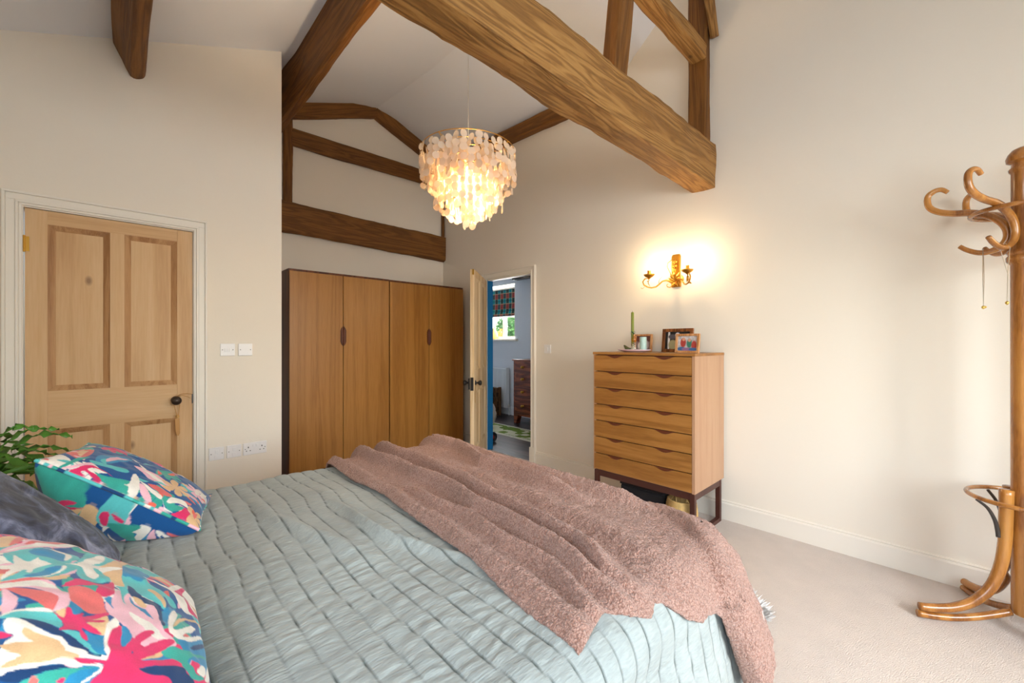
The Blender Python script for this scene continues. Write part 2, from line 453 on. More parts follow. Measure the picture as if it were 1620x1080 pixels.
mb = MB().prism([(XL - 0.1, 0), (XL - 0.1, zl(XL, YD) + 0.1), (XC, zl(XC, YD) + 0.12), (XC, 0), (0.372, 0), (0.372, 2.01), (-0.40, 2.01), (-0.40, 0)], 'y', YD, YD + 0.12)
mb.build('wall_door', M['wall'], kind='structure')
# closes the cupboard behind the pine door and the side of the recess
MB().box(XC - 0.12, XC, YD + 0.12, YB + 0.12, 0, 3.75).build('wall_recess', M['wall'], kind='structure')
MB().prism([(XC - 0.12, 0), (XC - 0.12, 3.7), (XRIDGE, ZRDG + 0.12), (XR + WT, 3.80), (XR + WT, 0)], 'y', YB, YB + 0.12).build('wall_back', M['wall'], kind='structure')

# headboard wall with a window (out of the photo's view, lets the daylight in)
def wall_with_hole(name, axis, at, th, u0, u1, z1, hu0, hu1, hz0, hz1):
    mb = MB()
    def b(a0, a1, c0, c1):
        if axis == 'x': mb.box(at, at + th, a0, a1, c0, c1)
        else: mb.box(a0, a1, at, at + th, c0, c1)
    b(u0, hu0, 0, z1); b(hu1, u1, 0, z1); b(hu0, hu1, 0, hz0); b(hu0, hu1, hz1, z1)
    return mb.build(name, M['wall'], kind='structure')
wall_with_hole('wall_left', 'x', XL - 0.1, 0.1, YK - 0.1, YD, 2.95, -1.1, 0.3, 0.95, 2.15)
wall_with_hole('wall_front', 'y', YK - 0.1, 0.1, XL - 0.1, XR + WT, 3.7, 0.15, 2.05, 0.75, 2.25)

def window(name, axis, at, u0, u1, z0, z1, n=2):
    """white casement: outer frame, mullions and glass"""
    mb = MB()
    def b(m, a0, a1, c0, c1, t0, t1):
        if axis == 'x': m.box(at + t0, at + t1, a0, a1, c0, c1)
        else: m.box(a0, a1, at + t0, at + t1, c0, c1)
    w = 0.05
    b(mb, u0, u0 + w, z0, z1, 0.02, 0.08); b(mb, u1 - w, u1, z0, z1, 0.02, 0.08)
    b(mb, u0 + w, u1 - w, z0, z0 + w, 0.02, 0.08); b(mb, u0 + w, u1 - w, z1 - w, z1, 0.02, 0.08)
    for i in range(1, n):
        c = u0 + (u1 - u0) * i / n
        b(mb, c - 0.03, c + 0.03, z0 + w, z1 - w, 0.02, 0.08)
    o = mb.build(name, M['trim'], kind='structure')
    g = MB(); b(g, u0 + w, u1 - w, z0 + w, z1 - w, 0.045, 0.05)
    g.build('glass', M['glass'], o)
    return o
window('window_1', 'x', XL - 0.1, -1.1, 0.3, 0.95, 2.15)
window('window_2', 'y', YK - 0.1, 0.15, 2.05, 0.75, 2.25, 3)

# ceiling: left slope, right slope, cross gable over the near right part
def ceiling():
    mb = MB()
    def rs(x): return 0.055 * math.exp(-((x - XRIDGE) / 0.16) ** 2)
    xs = [XL - 0.1, -0.1, XC, 1.4, 1.9, 2.05, 2.12, XRIDGE]
    ys = [YK - 0.1, 0.0, 1.5, YD, 3.85, 4.26, YB + 0.02]
    for i in range(len(xs) - 1):
        for j in range(len(ys) - 1):
            q = [(xs[i], ys[j]), (xs[i + 1], ys[j]), (xs[i + 1], ys[j + 1]), (xs[i], ys[j + 1])]
            mb.add([(x, y, zl(x, y) - rs(x)) for x, y in q], [(0, 1, 2, 3)])
    def zr(t): return zl(XRIDGE, t) - rs(XRIDGE)
    def zw(t): return 3.60 + 0.103 * max(0, min(1, (t - YD) / (YB - YD)))
    XO = XR + WT
    ye = 1.96; yv = 1.516
    sl = 0.785
    ridgey, ridgez = 0.6, 3.648 + sl * (1.902 - 0.6)
    xr_ = [XRIDGE, 2.24, 2.31, 2.46, 2.75, XO]
    def zR(x, y):
        t = (x - XRIDGE) / (XO - XRIDGE)
        return zl(XRIDGE, y) * (1 - t) + (zw(y) - 0.03) * t - rs(x)
    ys2 = [YB + 0.02, 4.26, 3.85, YD, 2.6, ye]
    for a, b in zip(ys2[:-1], ys2[1:]):
        bb = b
        for x0, x1 in zip(xr_[:-1], xr_[1:]):
            mb.add([(x0, a, zR(x0, a)), (x0, b, zR(x0, b)), (x1, b, zR(x1, b)), (x1, a, zR(x1, a))], [(0, 1, 2, 3)])
    zE = zw(ye) - 0.03
    for x0, x1 in zip(xr_[:-1], xr_[1:]): mb.add([(x0, ye, zR(x0, ye)), (XRIDGE, yv, zr(yv)), (x1, ye, zR(x1, ye))], [(0, 1, 2)])
    mb.add([(XRIDGE, yv, zr(yv)), (XRIDGE, ridgey, ridgez), (XO, ridgey, ridgez), (XO, ye, zE)], [(0, 1, 2, 3)])
    yv2, ye2 = 2 * ridgey - yv, 2 * ridgey - ye
    mb.add([(XRIDGE, yv2, zr(0)), (XRIDGE, ridgey, ridgez), (XO, ridgey, ridgez), (XO, ye2, zE)], [(0, 1, 2, 3)])
    mb.add([(XRIDGE, ye2, zr(0)), (XRIDGE, yv2, zr(0)), (XO, ye2, zE)], [(0, 1, 2)])
    mb.add([(XRIDGE, ye2, zr(0)), (XRIDGE, YK - 0.1, zr(0)), (XO, YK - 0.1, zE), (XO, ye2, zE)], [(0, 1, 2, 3)])
    mb.add([(XRIDGE, yv, zr(0)), (XRIDGE, ridgey, ridgez), (XRIDGE, yv2, zr(0))], [(0, 1, 2)])
    o = mb.build('ceiling', M['ceiling'], weld=True, kind='structure', smooth=True, sharp=24)
    return o
ceiling()
# gable fill on the front wall
MB().prism([(XL - 0.1, 2.7), (XRIDGE, 4.0), (XR + WT, 3.72), (XR + WT, 2.7)], 'y', YK - 0.16, YK - 0.1).build('wall_front_gable', M['wall'], kind='structure')

MB().box(XL - 0.1, XR + 0.03, YK - 0.1, YB + 0.1, -0.08, 0.0).build('floor', M['carpet'], kind='structure')

# skirting boards
def skirting(name, axis, at, dirn, u0, u1, h=0.135, t=0.02):
    prof = [(0, 0), (t, 0), (t, h - 0.022), (t * 0.55, h - 0.012), (t * 0.75, h - 0.006), (t * 0.35, h), (0, h)]
    poly = [(at + dirn * a, z) for a, z in prof]
    mb = MB()
    mb.prism(poly, 'y' if axis == 'x' else 'x', u0, u1)
    return mb.build(name, M['trim'], kind='structure')
skirting('baseboard_right', 'x', XR, -1, YK, 2.953)
skirting('baseboard_right_rear', 'x', XR, -1, 3.83, YB)
skirting('baseboard_door', 'y', YD, -1, 0.435, XC)
skirting('baseboard_back', 'y', YB, -1, XC, XR - 0.02)
skirting('baseboard_left', 'x', XL, 1, YK, YD)

# architraves (trim): stepped mouldings round both doorways
def architrave(name, axis, at, dirn, u0, u1, z1, w=0.07, mat=None, plinth=False):
    mb = MB()
    # steps: (offset in from the opening, width, thickness)
    st = [(0.0, 0.012, 0.016), (0.012, 0.012, 0.024), (0.024, w - 0.036, 0.018), (w - 0.012, 0.012, 0.03)]
    for off, ww, t in st:
        a, b = at, at + dirn * t
        def bx(c0, c1, d0, d1):
            if axis == 'x': mb.box(a, b, c0, c1, d0, d1)
            else: mb.box(c0, c1, a, b, d0, d1)
        bx(u0 - off - ww, u0 - off, 0, z1 + off)
        bx(u1 + off, u1 + off + ww, 0, z1 + off)
        bx(u0 - off - ww, u1 + off + ww, z1 + off, z1 + off + ww)
    if plinth:
        for c0, c1 in ((u0 - w - 0.004, u0 + 0.0), ):
            if axis == 'x': mb.box(at, at + dirn * 0.036, c0, c1, 0, 0.17)
    return mb.build(name, mat or M['trim'], kind='structure', bevel=0.002, seg=1)
architrave('trim_1', 'y', YD, -1, -0.382, 0.353, 1.998)
architrave('trim_2', 'x', XR, -1, DY0, DY1, DZ, plinth=True)
# lining inside the closed door opening
mb = MB()
mb.box(-0.40, -0.379, YD, YD + 0.12, 0, 2.01); mb.box(0.350, 0.372, YD, YD + 0.12, 0, 2.01); mb.box(-0.379, 0.350, YD, YD + 0.12, 1.993, 2.01)
mb.build('trim_3', M['trim'], kind='structure')
# lining of the open doorway; its hinge side is painted blue from the next room
MB().box(XR + 0.001, XR + WT, DY1 - 0.012, DY1, 0, DZ).build('trim_4', M['blue'], kind='structure')
mb = MB(); mb.box(XR, XR + WT, DY0, DY0 + 0.012, 0, DZ); mb.box(XR, XR + WT, DY0 + 0.012, DY1 - 0.012, DZ - 0.012, DZ)
mb.build('trim_5', M['trim'], kind='structure')

# ------------------------------------------------------------------ roof timbers
def beam(name, p0, p1, w, h, up, mat, label, cat='beam', wane=0.008, n=40, h1=None, w1=None, ch=0.012, seed=1, group=None):
    p0 = Vector(p0); p1 = Vector(p1); Ln = (p1 - p0).length
    x = (p1 - p0).normalized(); z = Vector(up); z = (z - x * z.dot(x)).normalized(); y = z.cross(x)
    h1 = h1 or h; w1 = w1 or w
    base = []
    for (sx, sy) in ((1, 1), (-1, 1), (-1, -1), (1, -1)):
        base.append((sx, sy))
    P = []
    for i in range(n + 1):
        t = i / n
        ww = (w + (w1 - w) * t) / 2; hh = (h + (h1 - h) * t) / 2
        row = []
        # each side gets 5 points, the corners are chamfered
        pts = []
        for k in range(5): pts.append((ww, -hh + ch + (2 * hh - 2 * ch) * k / 4))
        for k in range(5): pts.append((ww - ch - (2 * ww - 2 * ch) * k / 4, hh))
        for k in range(5): pts.append((-ww, hh - ch - (2 * hh - 2 * ch) * k / 4))
        for k in range(5): pts.append((-ww + ch + (2 * ww - 2 * ch) * k / 4, -hh))
        for j, (a, b) in enumerate(pts):
            d = float(fbm(t * Ln * 2.2 + seed * 9.1, j * 0.35 + seed * 3.3, seed, 4)) * wane * 1.6
            e = float(vn(t * Ln * 9 + seed, (j // 5) * 5.3, seed + 5)) * wane * 0.9 if j % 5 in (0, 4) else 0
            r = math.hypot(a, b); f = 1 + (d - abs(e)) / r
            row.append((t * Ln, a * f, b * f))
        P.append(row)
    P = np.array(P)
    m = P.shape[1]
    mb = MB()
    vs = P.reshape(-1, 3).tolist(); fs = []
    for i in range(n):
        for j in range(m):
            fs.append((i * m + j, i * m + (j + 1) % m, (i + 1) * m + (j + 1) % m, (i + 1) * m + j))
    fs += [tuple(range(m))[::-1], tuple(range(n * m, n * m + m))]
    me = bpy.data.meshes.new(name); me.from_pydata(vs, [], fs)
    bm = bmesh.new(); bm.from_mesh(me); bmesh.ops.recalc_face_normals(bm, faces=bm.faces); bm.to_mesh(me); bm.free()
    me.materials.append(mat)
    o = bpy.data.objects.new(name, me); COL.objects.link(o)
    o.matrix_world = Matrix((x, y, z)).transposed().to_4x4()
    o.location = p0
    return tag(o, label, cat, group, 'structure')

OAK, OAKD = M['oak'], M['oak_dark']
beam('tie_beam', (3.155, 1.258, 2.548), (XL - 0.05, 1.23, 2.50), 0.175, 0.315, (0, 0, 1), OAK,
     'massive rough old timber tie beam crossing the room in front of the chandelier', wane=0.013, n=110, h1=0.20, w1=0.17, ch=0.005, seed=3)
beam('collar_beam', (3.066, 1.262, 3.372), (0.4, 1.262, 3.41), 0.115, 0.125, (0, 0, 1), OAK,
     'short golden collar timber above the tie beam, butting into the wall post', wane=0.01, n=50, seed=5)
beam('wall_post', (3.112, 1.272, 2.69), (3.112, 1.272, 4.30), 0.135, 0.085, (1, 0, 0), OAKD,
     'dark timber post standing on the tie beam end against the right wall', wane=0.006, seed=8)
beam('strut', (1.96, 1.262, 2.655), (2.15, 1.262, 4.02), 0.10, 0.125, (1, 0, 0), OAKD,
     'narrow dark timber strut rising from the middle of the tie beam', wane=0.004, seed=11)
beam('rafter', (3.122, 1.17, 3.47), (2.80, 1.17, 4.25), 0.05, 0.06, (1, 0, 0.4), OAK,
     'pale tapering rafter above the collar timber at the right wall', wane=0.004, seed=13, h1=0.16)
# wall plate along the right wall
beam('wall_plate', (3.105, 1.95, 3.475), (3.105, 4.66, 3.565), 0.10, 0.145, (0, 0, 1), OAKD,
     'dark wall plate timber along the top of the right wall behind the tie beam', wane=0.006, seed=17)
# purlins
beam('purlin', (1.029, -0.9, 3.36), (1.029, 4.665, 3.36), 0.078, 0.33, (-0.17, 0, 1), OAKD,
     'large dark purlin climbing the left roof slope past the corner of the recess', wane=0.010, n=80, seed=19)
beam('purlin', (0.040, -0.9, 2.985), (0.040, 3.436, 2.985), 0.078, 0.215, (-0.46, 0, 1), OAKD,
     'short dark purlin end meeting the wall above the closed pine door', wane=0.006, n=60, seed=23)
# truss on the back wall of the recess
yb = YB - 0.03
beam('recess_tie_beam', (1.02, yb, 2.548), (3.15, yb, 2.505), 0.07, 0.315, (0, 0, 1), OAKD,
     'wide dark timber beam on the recess wall above the wardrobes', wane=0.010, n=60, seed=29)
beam('recess_rail', (1.24, yb + 0.003, 3.375), (3.12, yb + 0.003, 3.388), 0.055, 0.178, (0, 0, 1), OAKD,
     'middle timber rail on the recess wall, half hidden by the chandelier', wane=0.006, seed=31)
beam('recess_post', (1.243, yb, 2.69), (1.243, yb, 3.62), 0.06, 0.085, (1, 0, 0), OAKD,
     'dark timber post at the left end of the recess wall truss', wane=0.004, seed=37)
beam('recess_post', (3.128, yb, 2.65), (3.118, yb, 3.62), 0.05, 0.04, (1, 0, 0), OAKD,
     'thin timber post in the far corner of the recess behind the chandelier', wane=0.003, seed=41)
beam('recess_rafter', (1.13, yb, 3.592), (2.178, yb, 3.985), 0.075, 0.165, (0, 0, 1), OAKD,
     'left sloping rafter of the gable on the recess wall', wane=0.006, seed=43)
beam('recess_rafter', (2.174, yb, 3.985), (3.15, yb, 3.60), 0.075, 0.165, (0, 0, 1), OAKD,
     'right sloping rafter of the gable on the recess wall running down behind the chandelier', wane=0.006, seed=47)

# ------------------------------------------------------------------ closed pine door
def moulding_frame(mb, x0, x1, z0, z1, y, w=0.03, d=0.012):
    """mitred bevelled strip round a panel; y is the face of the door, the strip falls back by d"""
    o = [(x0, z0), (x1, z0), (x1, z1), (x0, z1)]
    i1 = [(x0 + w * .35, z0 + w * .35), (x1 - w * .35, z0 + w * .35), (x1 - w * .35, z1 - w * .35), (x0 + w * .35, z1 - w * .35)]
    i2 = [(x0 + w, z0 + w), (x1 - w, z0 + w), (x1 - w, z1 - w), (x0 + w, z1 - w)]
    ys = [y + 0.001, y + d * 0.35, y + d]
    for (A, ya), (B, yb_) in (((o, ys[0]), (i1, ys[1])), ((i1, ys[1]), (i2, ys[2]))):
        for k in range(4):
            a, b, c, d_ = A[k], A[(k + 1) % 4], B[(k + 1) % 4], B[k]
            mb.add([(a[0], ya, a[1]), (b[0], ya, b[1]), (c[0], yb_, c[1]), (d_[0], yb_, d_[1])], [(0, 1, 2, 3)])

def panel_door(root, x0, x1, z1, yf, th, mv, mh, mp, md, xf=None, handed=True):
    """four panel door, front face at yf, thickness towards +y"""
    def B(mb, name, mat, **k):
        if xf is not None: mb.xf(xf)
        return mb.build(name, mat, root, **k)
    sw = 0.083
    pl0, pl1 = x0 + sw, x0 + sw + 0.249
    pr1 = x1 - sw + 0.003; pr0 = pr1 - 0.249
    zb0, zb1, zm, zt = 0.20, 0.775, 0.99, 1.915
    for a, b in ((x0, pl0), (pr1, x1)):
        B(MB().box(a, b, yf, yf + th, 0.008, z1), 'stile', mv, bevel=0.0015, seg=1)
    for a, b in ((zb1, zm), (zt, z1), (0.008, zb0)):
        B(MB().box(pl0, pr1, yf + 0.0005, yf + th - 0.0005, a, b), 'rail', mh)
    B(MB().box(pl1, pr0, yf + 0.0005, yf + th - 0.0005, zb0, zb1), 'muntin', mv)
    B(MB().box(pl1, pr0, yf + 0.0005, yf + th - 0.0005, zm, zt), 'muntin', mv)
    for a, b, c, d in ((pl0, pl1, zm, zt), (pr0, pr1, zm, zt), (pl0, pl1, zb0, zb1), (pr0, pr1, zb0, zb1)):
        B(MB().box(a, b, yf + 0.013, yf + th - 0.013, c, d), 'panel', mv)
        mb = MB(); moulding_frame(mb, a, b, c, d, yf)
        if xf is not None or True:
            moulding_frame_back = MB(); moulding_frame(moulding_frame_back, a, b, c, d, 0)
            mb.add([(x, yf + th - y, z) for x, y, z in moulding_frame_back.v], moulding_frame_back.f)
        B(mb, 'moulding', md)

d1 = empty('door_1', (-0.015, YD + 0.01, 0), 'closed stripped pine four panel door in the left wall', 'door', kind='structure')
panel_door(d1, -0.375, 0.348, 1.990, YD + 0.008, 0.038, M['pine'], M['pine_h'], M['pine'], M['pine_dark'])
def knob(parent, c, axis, s, mat):
    prof = [(0.026, 0), (0.026, 0.004), (0.012, 0.008), (0.010, 0.026), (0.020, 0.034), (0.027, 0.046), (0.026, 0.056), (0.018, 0.064), (0.0, 0.066)]
    mb = MB().lathe([(r, s * z) for r, z in prof], (0, 0, 0), 24, axis)
    mb.v = [(c[0] + x, c[1] + y, c[2] + z) for x, y, z in mb.v]
    return mb.build('knob', mat, parent, smooth=True)
knob(d1, (0.262, YD + 0.008, 0.888), 'y', -1, M['bronze'])
MB().lathe([(0.006, -0.05), (0.006, 0.04)], (-0.377, YD + 0.004, 1.80), 10).box(-0.376, -0.358, YD + 0.002, YD + 0.009, 1.755, 1.835).build('hinge', M['brass'], d1)
MB().box(0.344, 0.354, YD + 0.002, YD + 0.012, 0.86, 0.92).build('latch_plate', M['black_iron'], d1)
# leather tag hanging from the knob
kt = empty('key_tag', (0.27, YD - 0.04, 0.66), 'tan leather tag hanging on a cord from the round knob of the closed pine door', 'tag')
yk = YD - 0.034
MB().tube([(0.262, yk, 0.916), (0.250, yk - 0.004, 0.86), (0.262, yk - 0.004, 0.80), (0.266, yk, 0.782), (0.272, yk - 0.004, 0.80), (0.278, yk - 0.004, 0.86), (0.262, yk, 0.916)], 0.0022, 6).build('cord', M['leather'], kt, smooth=True)
MB().ring((0.267, yk, 0.788), 0.008, 0.0022, 16, 6, 'y').build('ring', M['brass'], kt, smooth=True)
MB().tube([(0.262, yk, 0.915), (0.285, yk - 0.01, 0.93), (0.315, yk - 0.015, 0.932), (0.338, yk - 0.012, 0.925)], 0.002, 6).tube([(0.268, yk, 0.914), (0.29, yk - 0.01, 0.922), (0.316, yk - 0.012, 0.912), (0.332, yk - 0.01, 0.900)], 0.002, 6).build('loose_end', M['leather'], kt, smooth=True)
MB().prism([(0.254, 0.775), (0.276, 0.775), (0.280, 0.68), (0.272, 0.662), (0.262, 0.672), (0.256, 0.70)], 'y', yk - 0.004, yk).build('leather_strip', M['leather'], kt, bevel=0.001)

# ------------------------------------------------------------------ open door leaf
hx, hy = 3.118, 3.722
fx, fy = 2.527, 3.211
d = Vector((fx - hx, fy - hy, 0)); Ld = d.length; d.normalize()
nrm = Vector((d.y, -d.x, 0))         # towards the wardrobe side
if nrm.dot(Vector((-0.64, 0.77, 0))) < 0: nrm = -nrm
# local x: 0 at the free edge .. Ld at the hinge, local y: into the thickness
XF_ = Matrix(((-d.x, nrm.x, 0, fx), (-d.y, nrm.y, 0, fy), (0, 0, 1, 0), (0, 0, 0, 1)))
d2 = empty('door_2', ((hx + fx) / 2, (hy + fy) / 2, 0), 'pale pine door standing half open beside the wardrobes', 'door', kind='structure')
panel_door(d2, 0.0, Ld, 1.985, 0.0, 0.040, M['pale_pine'], M['pale_pine'], M['pale_pine'], M['pale_pine'], xf=XF_)
def xknob(parent, c, s):
    prof = [(0.026, 0), (0.026, 0.004), (0.012, 0.008), (0.010, 0.026), (0.020, 0.034), (0.027, 0.046), (0.026, 0.056), (0.018, 0.064), (0.0, 0.066)]
    mb = MB().lathe([(r, s * z) for r, z in prof], (0, 0, 0), 24, 'y')
    mb.v = [(c[0] + x, c[1] + y, c[2] + z) for x, y, z in mb.v]
    mb.xf(XF_); return mb.build('knob', M['black_iron'], parent, smooth=True)
xknob(d2, (0.062, 0.0, 0.862), -1); xknob(d2, (0.062, 0.058, 0.862), 1)
MB().box(0.002, 0.125, 0.040, 0.060, 0.80, 0.91).xf(XF_).build('rim_lock', M['black_iron'], d2, bevel=0.002)
MB().box(-0.003, 0.001, 0.006, 0.036, 0.79, 0.92).xf(XF_).build('latch_plate', M['black_iron'], d2)
MB().box(-0.004, 0.0, 0.0, 0.018, 1.93, 1.985).xf(XF_).build('latch', M['brass'], d2)
mb = MB(); mb.prism([(0.040, 0.845), (0.052, 0.845), (0.050, 0.68), (0.046, 0.665), (0.042, 0.68)], 'y', -0.004, -0.001).xf(XF_); mb.build('escutcheon', M['brass'], d2)
for z in (0.25, 1.72):
    MB().lathe([(0.007, -0.05), (0.007, 0.05)], (Ld + 0.004, 0.012, z), 10).xf(XF_).build('hinge', M['brass'], d2)

# ------------------------------------------------------------------ switches and sockets
def plate_y(name, x0, x1, z0, z1, label, kind, cat):
    r = empty(name, ((x0 + x1) / 2, YD - 0.004, z0), label, cat)
    y = YD - 0.0002
    MB().box(x0, x1, y - 0.009, y, z0, z1).build('plate', M['plastic'], r, bevel=0.003)
    cx, cz = (x0 + x1) / 2, (z0 + z1) / 2
    for sx in (x0 + 0.012, x1 - 0.012):
        MB().lathe([(0.0032, 0), (0.0032, -0.0012), (0, -0.0012)], (sx, y - 0.0088, cz), 10, 'y').build('screw', M['grey_plastic'], r)
    if kind == 'multi':
        for k in (-1, 0, 1):
            MB().box(cx + k * 0.012 - 0.005, cx + k * 0.012 + 0.005, y - 0.013, y - 0.009, cz - 0.013, cz + 0.010).build('rocker', M['plastic'], r, bevel=0.001)
    if kind == 'fused':
        MB().box(cx - 0.009, cx + 0.009, y - 0.014, y - 0.009, cz + 0.004, cz + 0.026).build('rocker', M['plastic'], r, bevel=0.001)
        MB().box(cx - 0.012, cx + 0.012, y - 0.011, y - 0.009, cz - 0.030, cz - 0.010).build('fuse_cover', M['plastic'], r, bevel=0.001)
    if kind == 'double':
        for s in (-1, 1):
            MB().box(cx + s * 0.0105 - 0.006, cx + s * 0.0105 + 0.006, y - 0.014, y - 0.009, cz + 0.012, cz + 0.030).build('rocker', M['plastic'], r, bevel=0.001)
            mb = MB(); q = cx + s * 0.042
            mb.box(q - 0.003, q + 0.003, y - 0.0095, y - 0.009, cz + 0.006, cz + 0.016)
            mb.box(q - 0.015, q - 0.008, y - 0.0095, y - 0.009, cz - 0.016, cz - 0.011); mb.box(q + 0.008, q + 0.015, y - 0.0095, y - 0.009, cz - 0.016, cz - 0.011)
            mb.build('pin_holes', M['dark_hole'], r)
    return r
plate_y('light_switch', 0.497, 0.582, 1.168, 1.253, 'white switch plate with small rockers, nearer the closed pine door', 'multi', 'switch')
plate_y('blank_switch_plate', 0.602, 0.687, 1.168, 1.253, 'plain white blank plate right of the rocker switch plate', 'blank', 'switch')
plate_y('fused_switch', 0.434, 0.520, 0.462, 0.548, 'white fused switch low on the wall, nearest the door frame', 'fused', 'switch')
plate_y('fused_switch', 0.534, 0.620, 0.462, 0.548, 'white fused switch low on the wall, directly left of the double socket', 'fused', 'switch')
plate_y('double_socket', 0.631, 0.777, 0.462, 0.548, 'white double power socket low on the wall near the wardrobe corner', 'double', 'socket')
r = empty('light_switch', (XR - 0.005, 2.80, 1.155), 'single white light switch on the right wall beside the open doorway', 'switch')
MB().box(XR - 0.010, XR, 2.755, 2.842, 1.155, 1.241).build('plate', M['plastic'], r, bevel=0.003)
MB().box(XR - 0.015, XR - 0.010, 2.787, 2.810, 1.180, 1.215).build('rocker', M['plastic'], r, bevel=0.0015)

# ------------------------------------------------------------------ wardrobes
def wardrobe(x0, x1, z1, label, handle_left_first):
    y0, y1 = 4.05, 4.66
    r = empty('wardrobe', ((x0 + x1) / 2, (y0 + y1) / 2, 0), label, 'wardrobe', 'matching teak wardrobes in the recess')
    t = 0.018
    mb = MB()
    mb.box(x0, x0 + t, y0 + 0.001, y1, 0.0, z1 - t); mb.box(x1 - t, x1, y0 + 0.001, y1, 0.0, z1 - t)
    mb.box(x0 + t, x1 - t, y1 - 0.01, y1, 0.08, z1 - t); mb.box(x0 + t, x1 - t, y0 + 0.02, y1 - 0.01, 0.08, 0.098)
    mb.box(x0 + t, x1 - t, y0 + 0.025, y0 + 0.03, 0.10, z1 - t)
    mb.build('carcass', M['teak_edge'], r)
    MB().box(x0 - 0.003, x1 + 0.003, y0 - 0.004, y1, z1 - t, z1).build('top', M['teak_edge'], r, bevel=0.001, seg=1)
    MB().box(x0 + 0.01, x1 - 0.01, y0 + 0.05, y0 + 0.07, 0, 0.08).build('plinth', M['dark_brown'], r)
    xm = (x0 + x1) / 2
    zc = 1.325; hh = 0.098; hw = 0.026
    for s, (a, b) in ((-1, (x0 + 0.002, xm - 0.003)), (1, (xm + 0.003, x1 - 0.002))):
        dr = MB().box(a, b, y0 - 0.018, y0 + 0.0, 0.085, z1 - t - 0.003).build('door', M['teak'], r, bevel=0.0012, seg=1)
        e = xm + s * 0.003
        # half lens shaped grip along the meeting edge
        poly = [(e, zc - hh), (e + s * hw * .7, zc - hh * .78), (e + s * hw, zc - hh * .55), (e + s * hw, zc + hh * .55), (e + s * hw * .7, zc + hh * .78), (e, zc + hh)]
        MB().prism(poly, 'y', y0 - 0.0205, y0 - 0.017).build('handle', M['teak_edge'], dr, bevel=0.001, seg=1)
        poly2 = [(e, zc - hh * .86), (e + s * hw * .45, zc - hh * .6), (e + s * hw * .45, zc + hh * .6), (e, zc + hh * .86)]
        MB().prism(poly2, 'y', y0 - 0.030, y0 - 0.020).build('grip', M['pull'], dr, bevel=0.003)
    return r
wardrobe(1.092, 2.046, 1.926, 'tall teak wardrobe nearer the corner of the white wall', True)
wardrobe(2.054, 3.008, 1.924, 'tall teak wardrobe partly behind the half open door', False)

# ------------------------------------------------------------------ chest of drawers
CX0, CX1, CY0, CY1 = 2.637, 3.125, 1.105, 1.875
CZ0, CZ1 = 0.298, 1.190
ch = empty('chest_of_drawers', ((CX0 + CX1) / 2, (CY0 + CY1) / 2, 0), 'tall teak seven drawer chest on dark legs against the right wall', 'chest of drawers')
mb = MB(); t = 0.018
mb.box(CX0, CX1, CY0, CY0 + t, CZ0, CZ1 - t); mb.box(CX0, CX1, CY1 - t, CY1, CZ0, CZ1 - t)
mb.box(CX0 + 0.01, CX1, CY0 + t, CY1 - t, CZ0, CZ0 + t); mb.box(CX1 - 0.01, CX1, CY0 + t, CY1 - t, CZ0 + t, CZ1 - t)
mb.build('carcass', M['chest_side'], ch)
MB().box(CX0 - 0.006, CX1, CY0 - 0.003, CY1 + 0.004, CZ1 - t, CZ1).build('top', M['chest_front'], ch, bevel=0.002)
MB().box(CX0 + 0.022, CX0 + 0.03, CY0 + t, CY1 - t, CZ0 + t, CZ1 - t).build('inner_face', M['dark_brown'], ch)
nd = 7; zz0 = CZ0 + 0.004; zz1 = CZ1 - t - 0.002; dh = (zz1 - zz0) / nd
for k in range(nd):
    a = zz0 + k * dh + 0.0025; b = zz0 + (k + 1) * dh - 0.004
    y0, y1 = CY0 + t + 0.002, CY1 - t + 0.010
    pts = [(y0, a), (y1, a), (y1, b)]
    cs = []
    for yc in (1.692, 1.312):
        w, dp = 0.078, 0.021
        for q in range(0, 17):
            u = 1 - 2 * q / 16
            pts.append((yc + u * w, b - dp * (0.5 + 0.5 * math.cos(PI * u)) ** 0.8))
    pts.append((y0, b))
    dr = MB().prism(pts, 'x', CX0 - 0.002, CX0 + 0.016).build('drawer', M['chest_front'], ch)
    for yc in (1.692, 1.312):
        w, dp = 0.076, 0.024
        lens = [(yc + (1 - 2 * q / 12) * w, b - dp * (0.5 + 0.5 * math.cos(PI * (1 - 2 * q / 12))) ** 0.8) for q in range(13)]
        lens += [(yc - w, b + 0.001), (yc + w, b + 0.001)]
        MB().prism(lens, 'x', CX0 + 0.006, CX0 + 0.020).build('finger_pull', M['pull'], dr)
q = 0.032
for (x, y) in ((CX0 + 0.004, CY0 + 0.004), (CX0 + 0.004, CY1 - q - 0.004), (CX1 - q - 0.03, CY0 + 0.004), (CX1 - q - 0.03, CY1 - q - 0.004)):
    MB().box(x, x + q, y, y + q, 0.0, CZ0).build('leg', M['dark_brown'], ch, bevel=0.003)
for y in (CY0 + 0.006, CY1 - 0.034):
    MB().box(CX0 + 0.036, CX1 - q - 0.03, y, y + 0.028, CZ0 - 0.045, CZ0).build('side_rail', M['dark_brown'], ch)
    MB().box(CX0 + 0.036, CX1 - q - 0.03, y, y + 0.028, 0.0, 0.026).build('runner', M['dark_brown'], ch)
for x in (CX0 + 0.008, CX1 - q - 0.026):
    MB().box(x, x + 0.024, CY0 + 0.036, CY1 - 0.036, CZ0 - 0.045, CZ0).build('cross_rail', M['dark_brown'], ch)

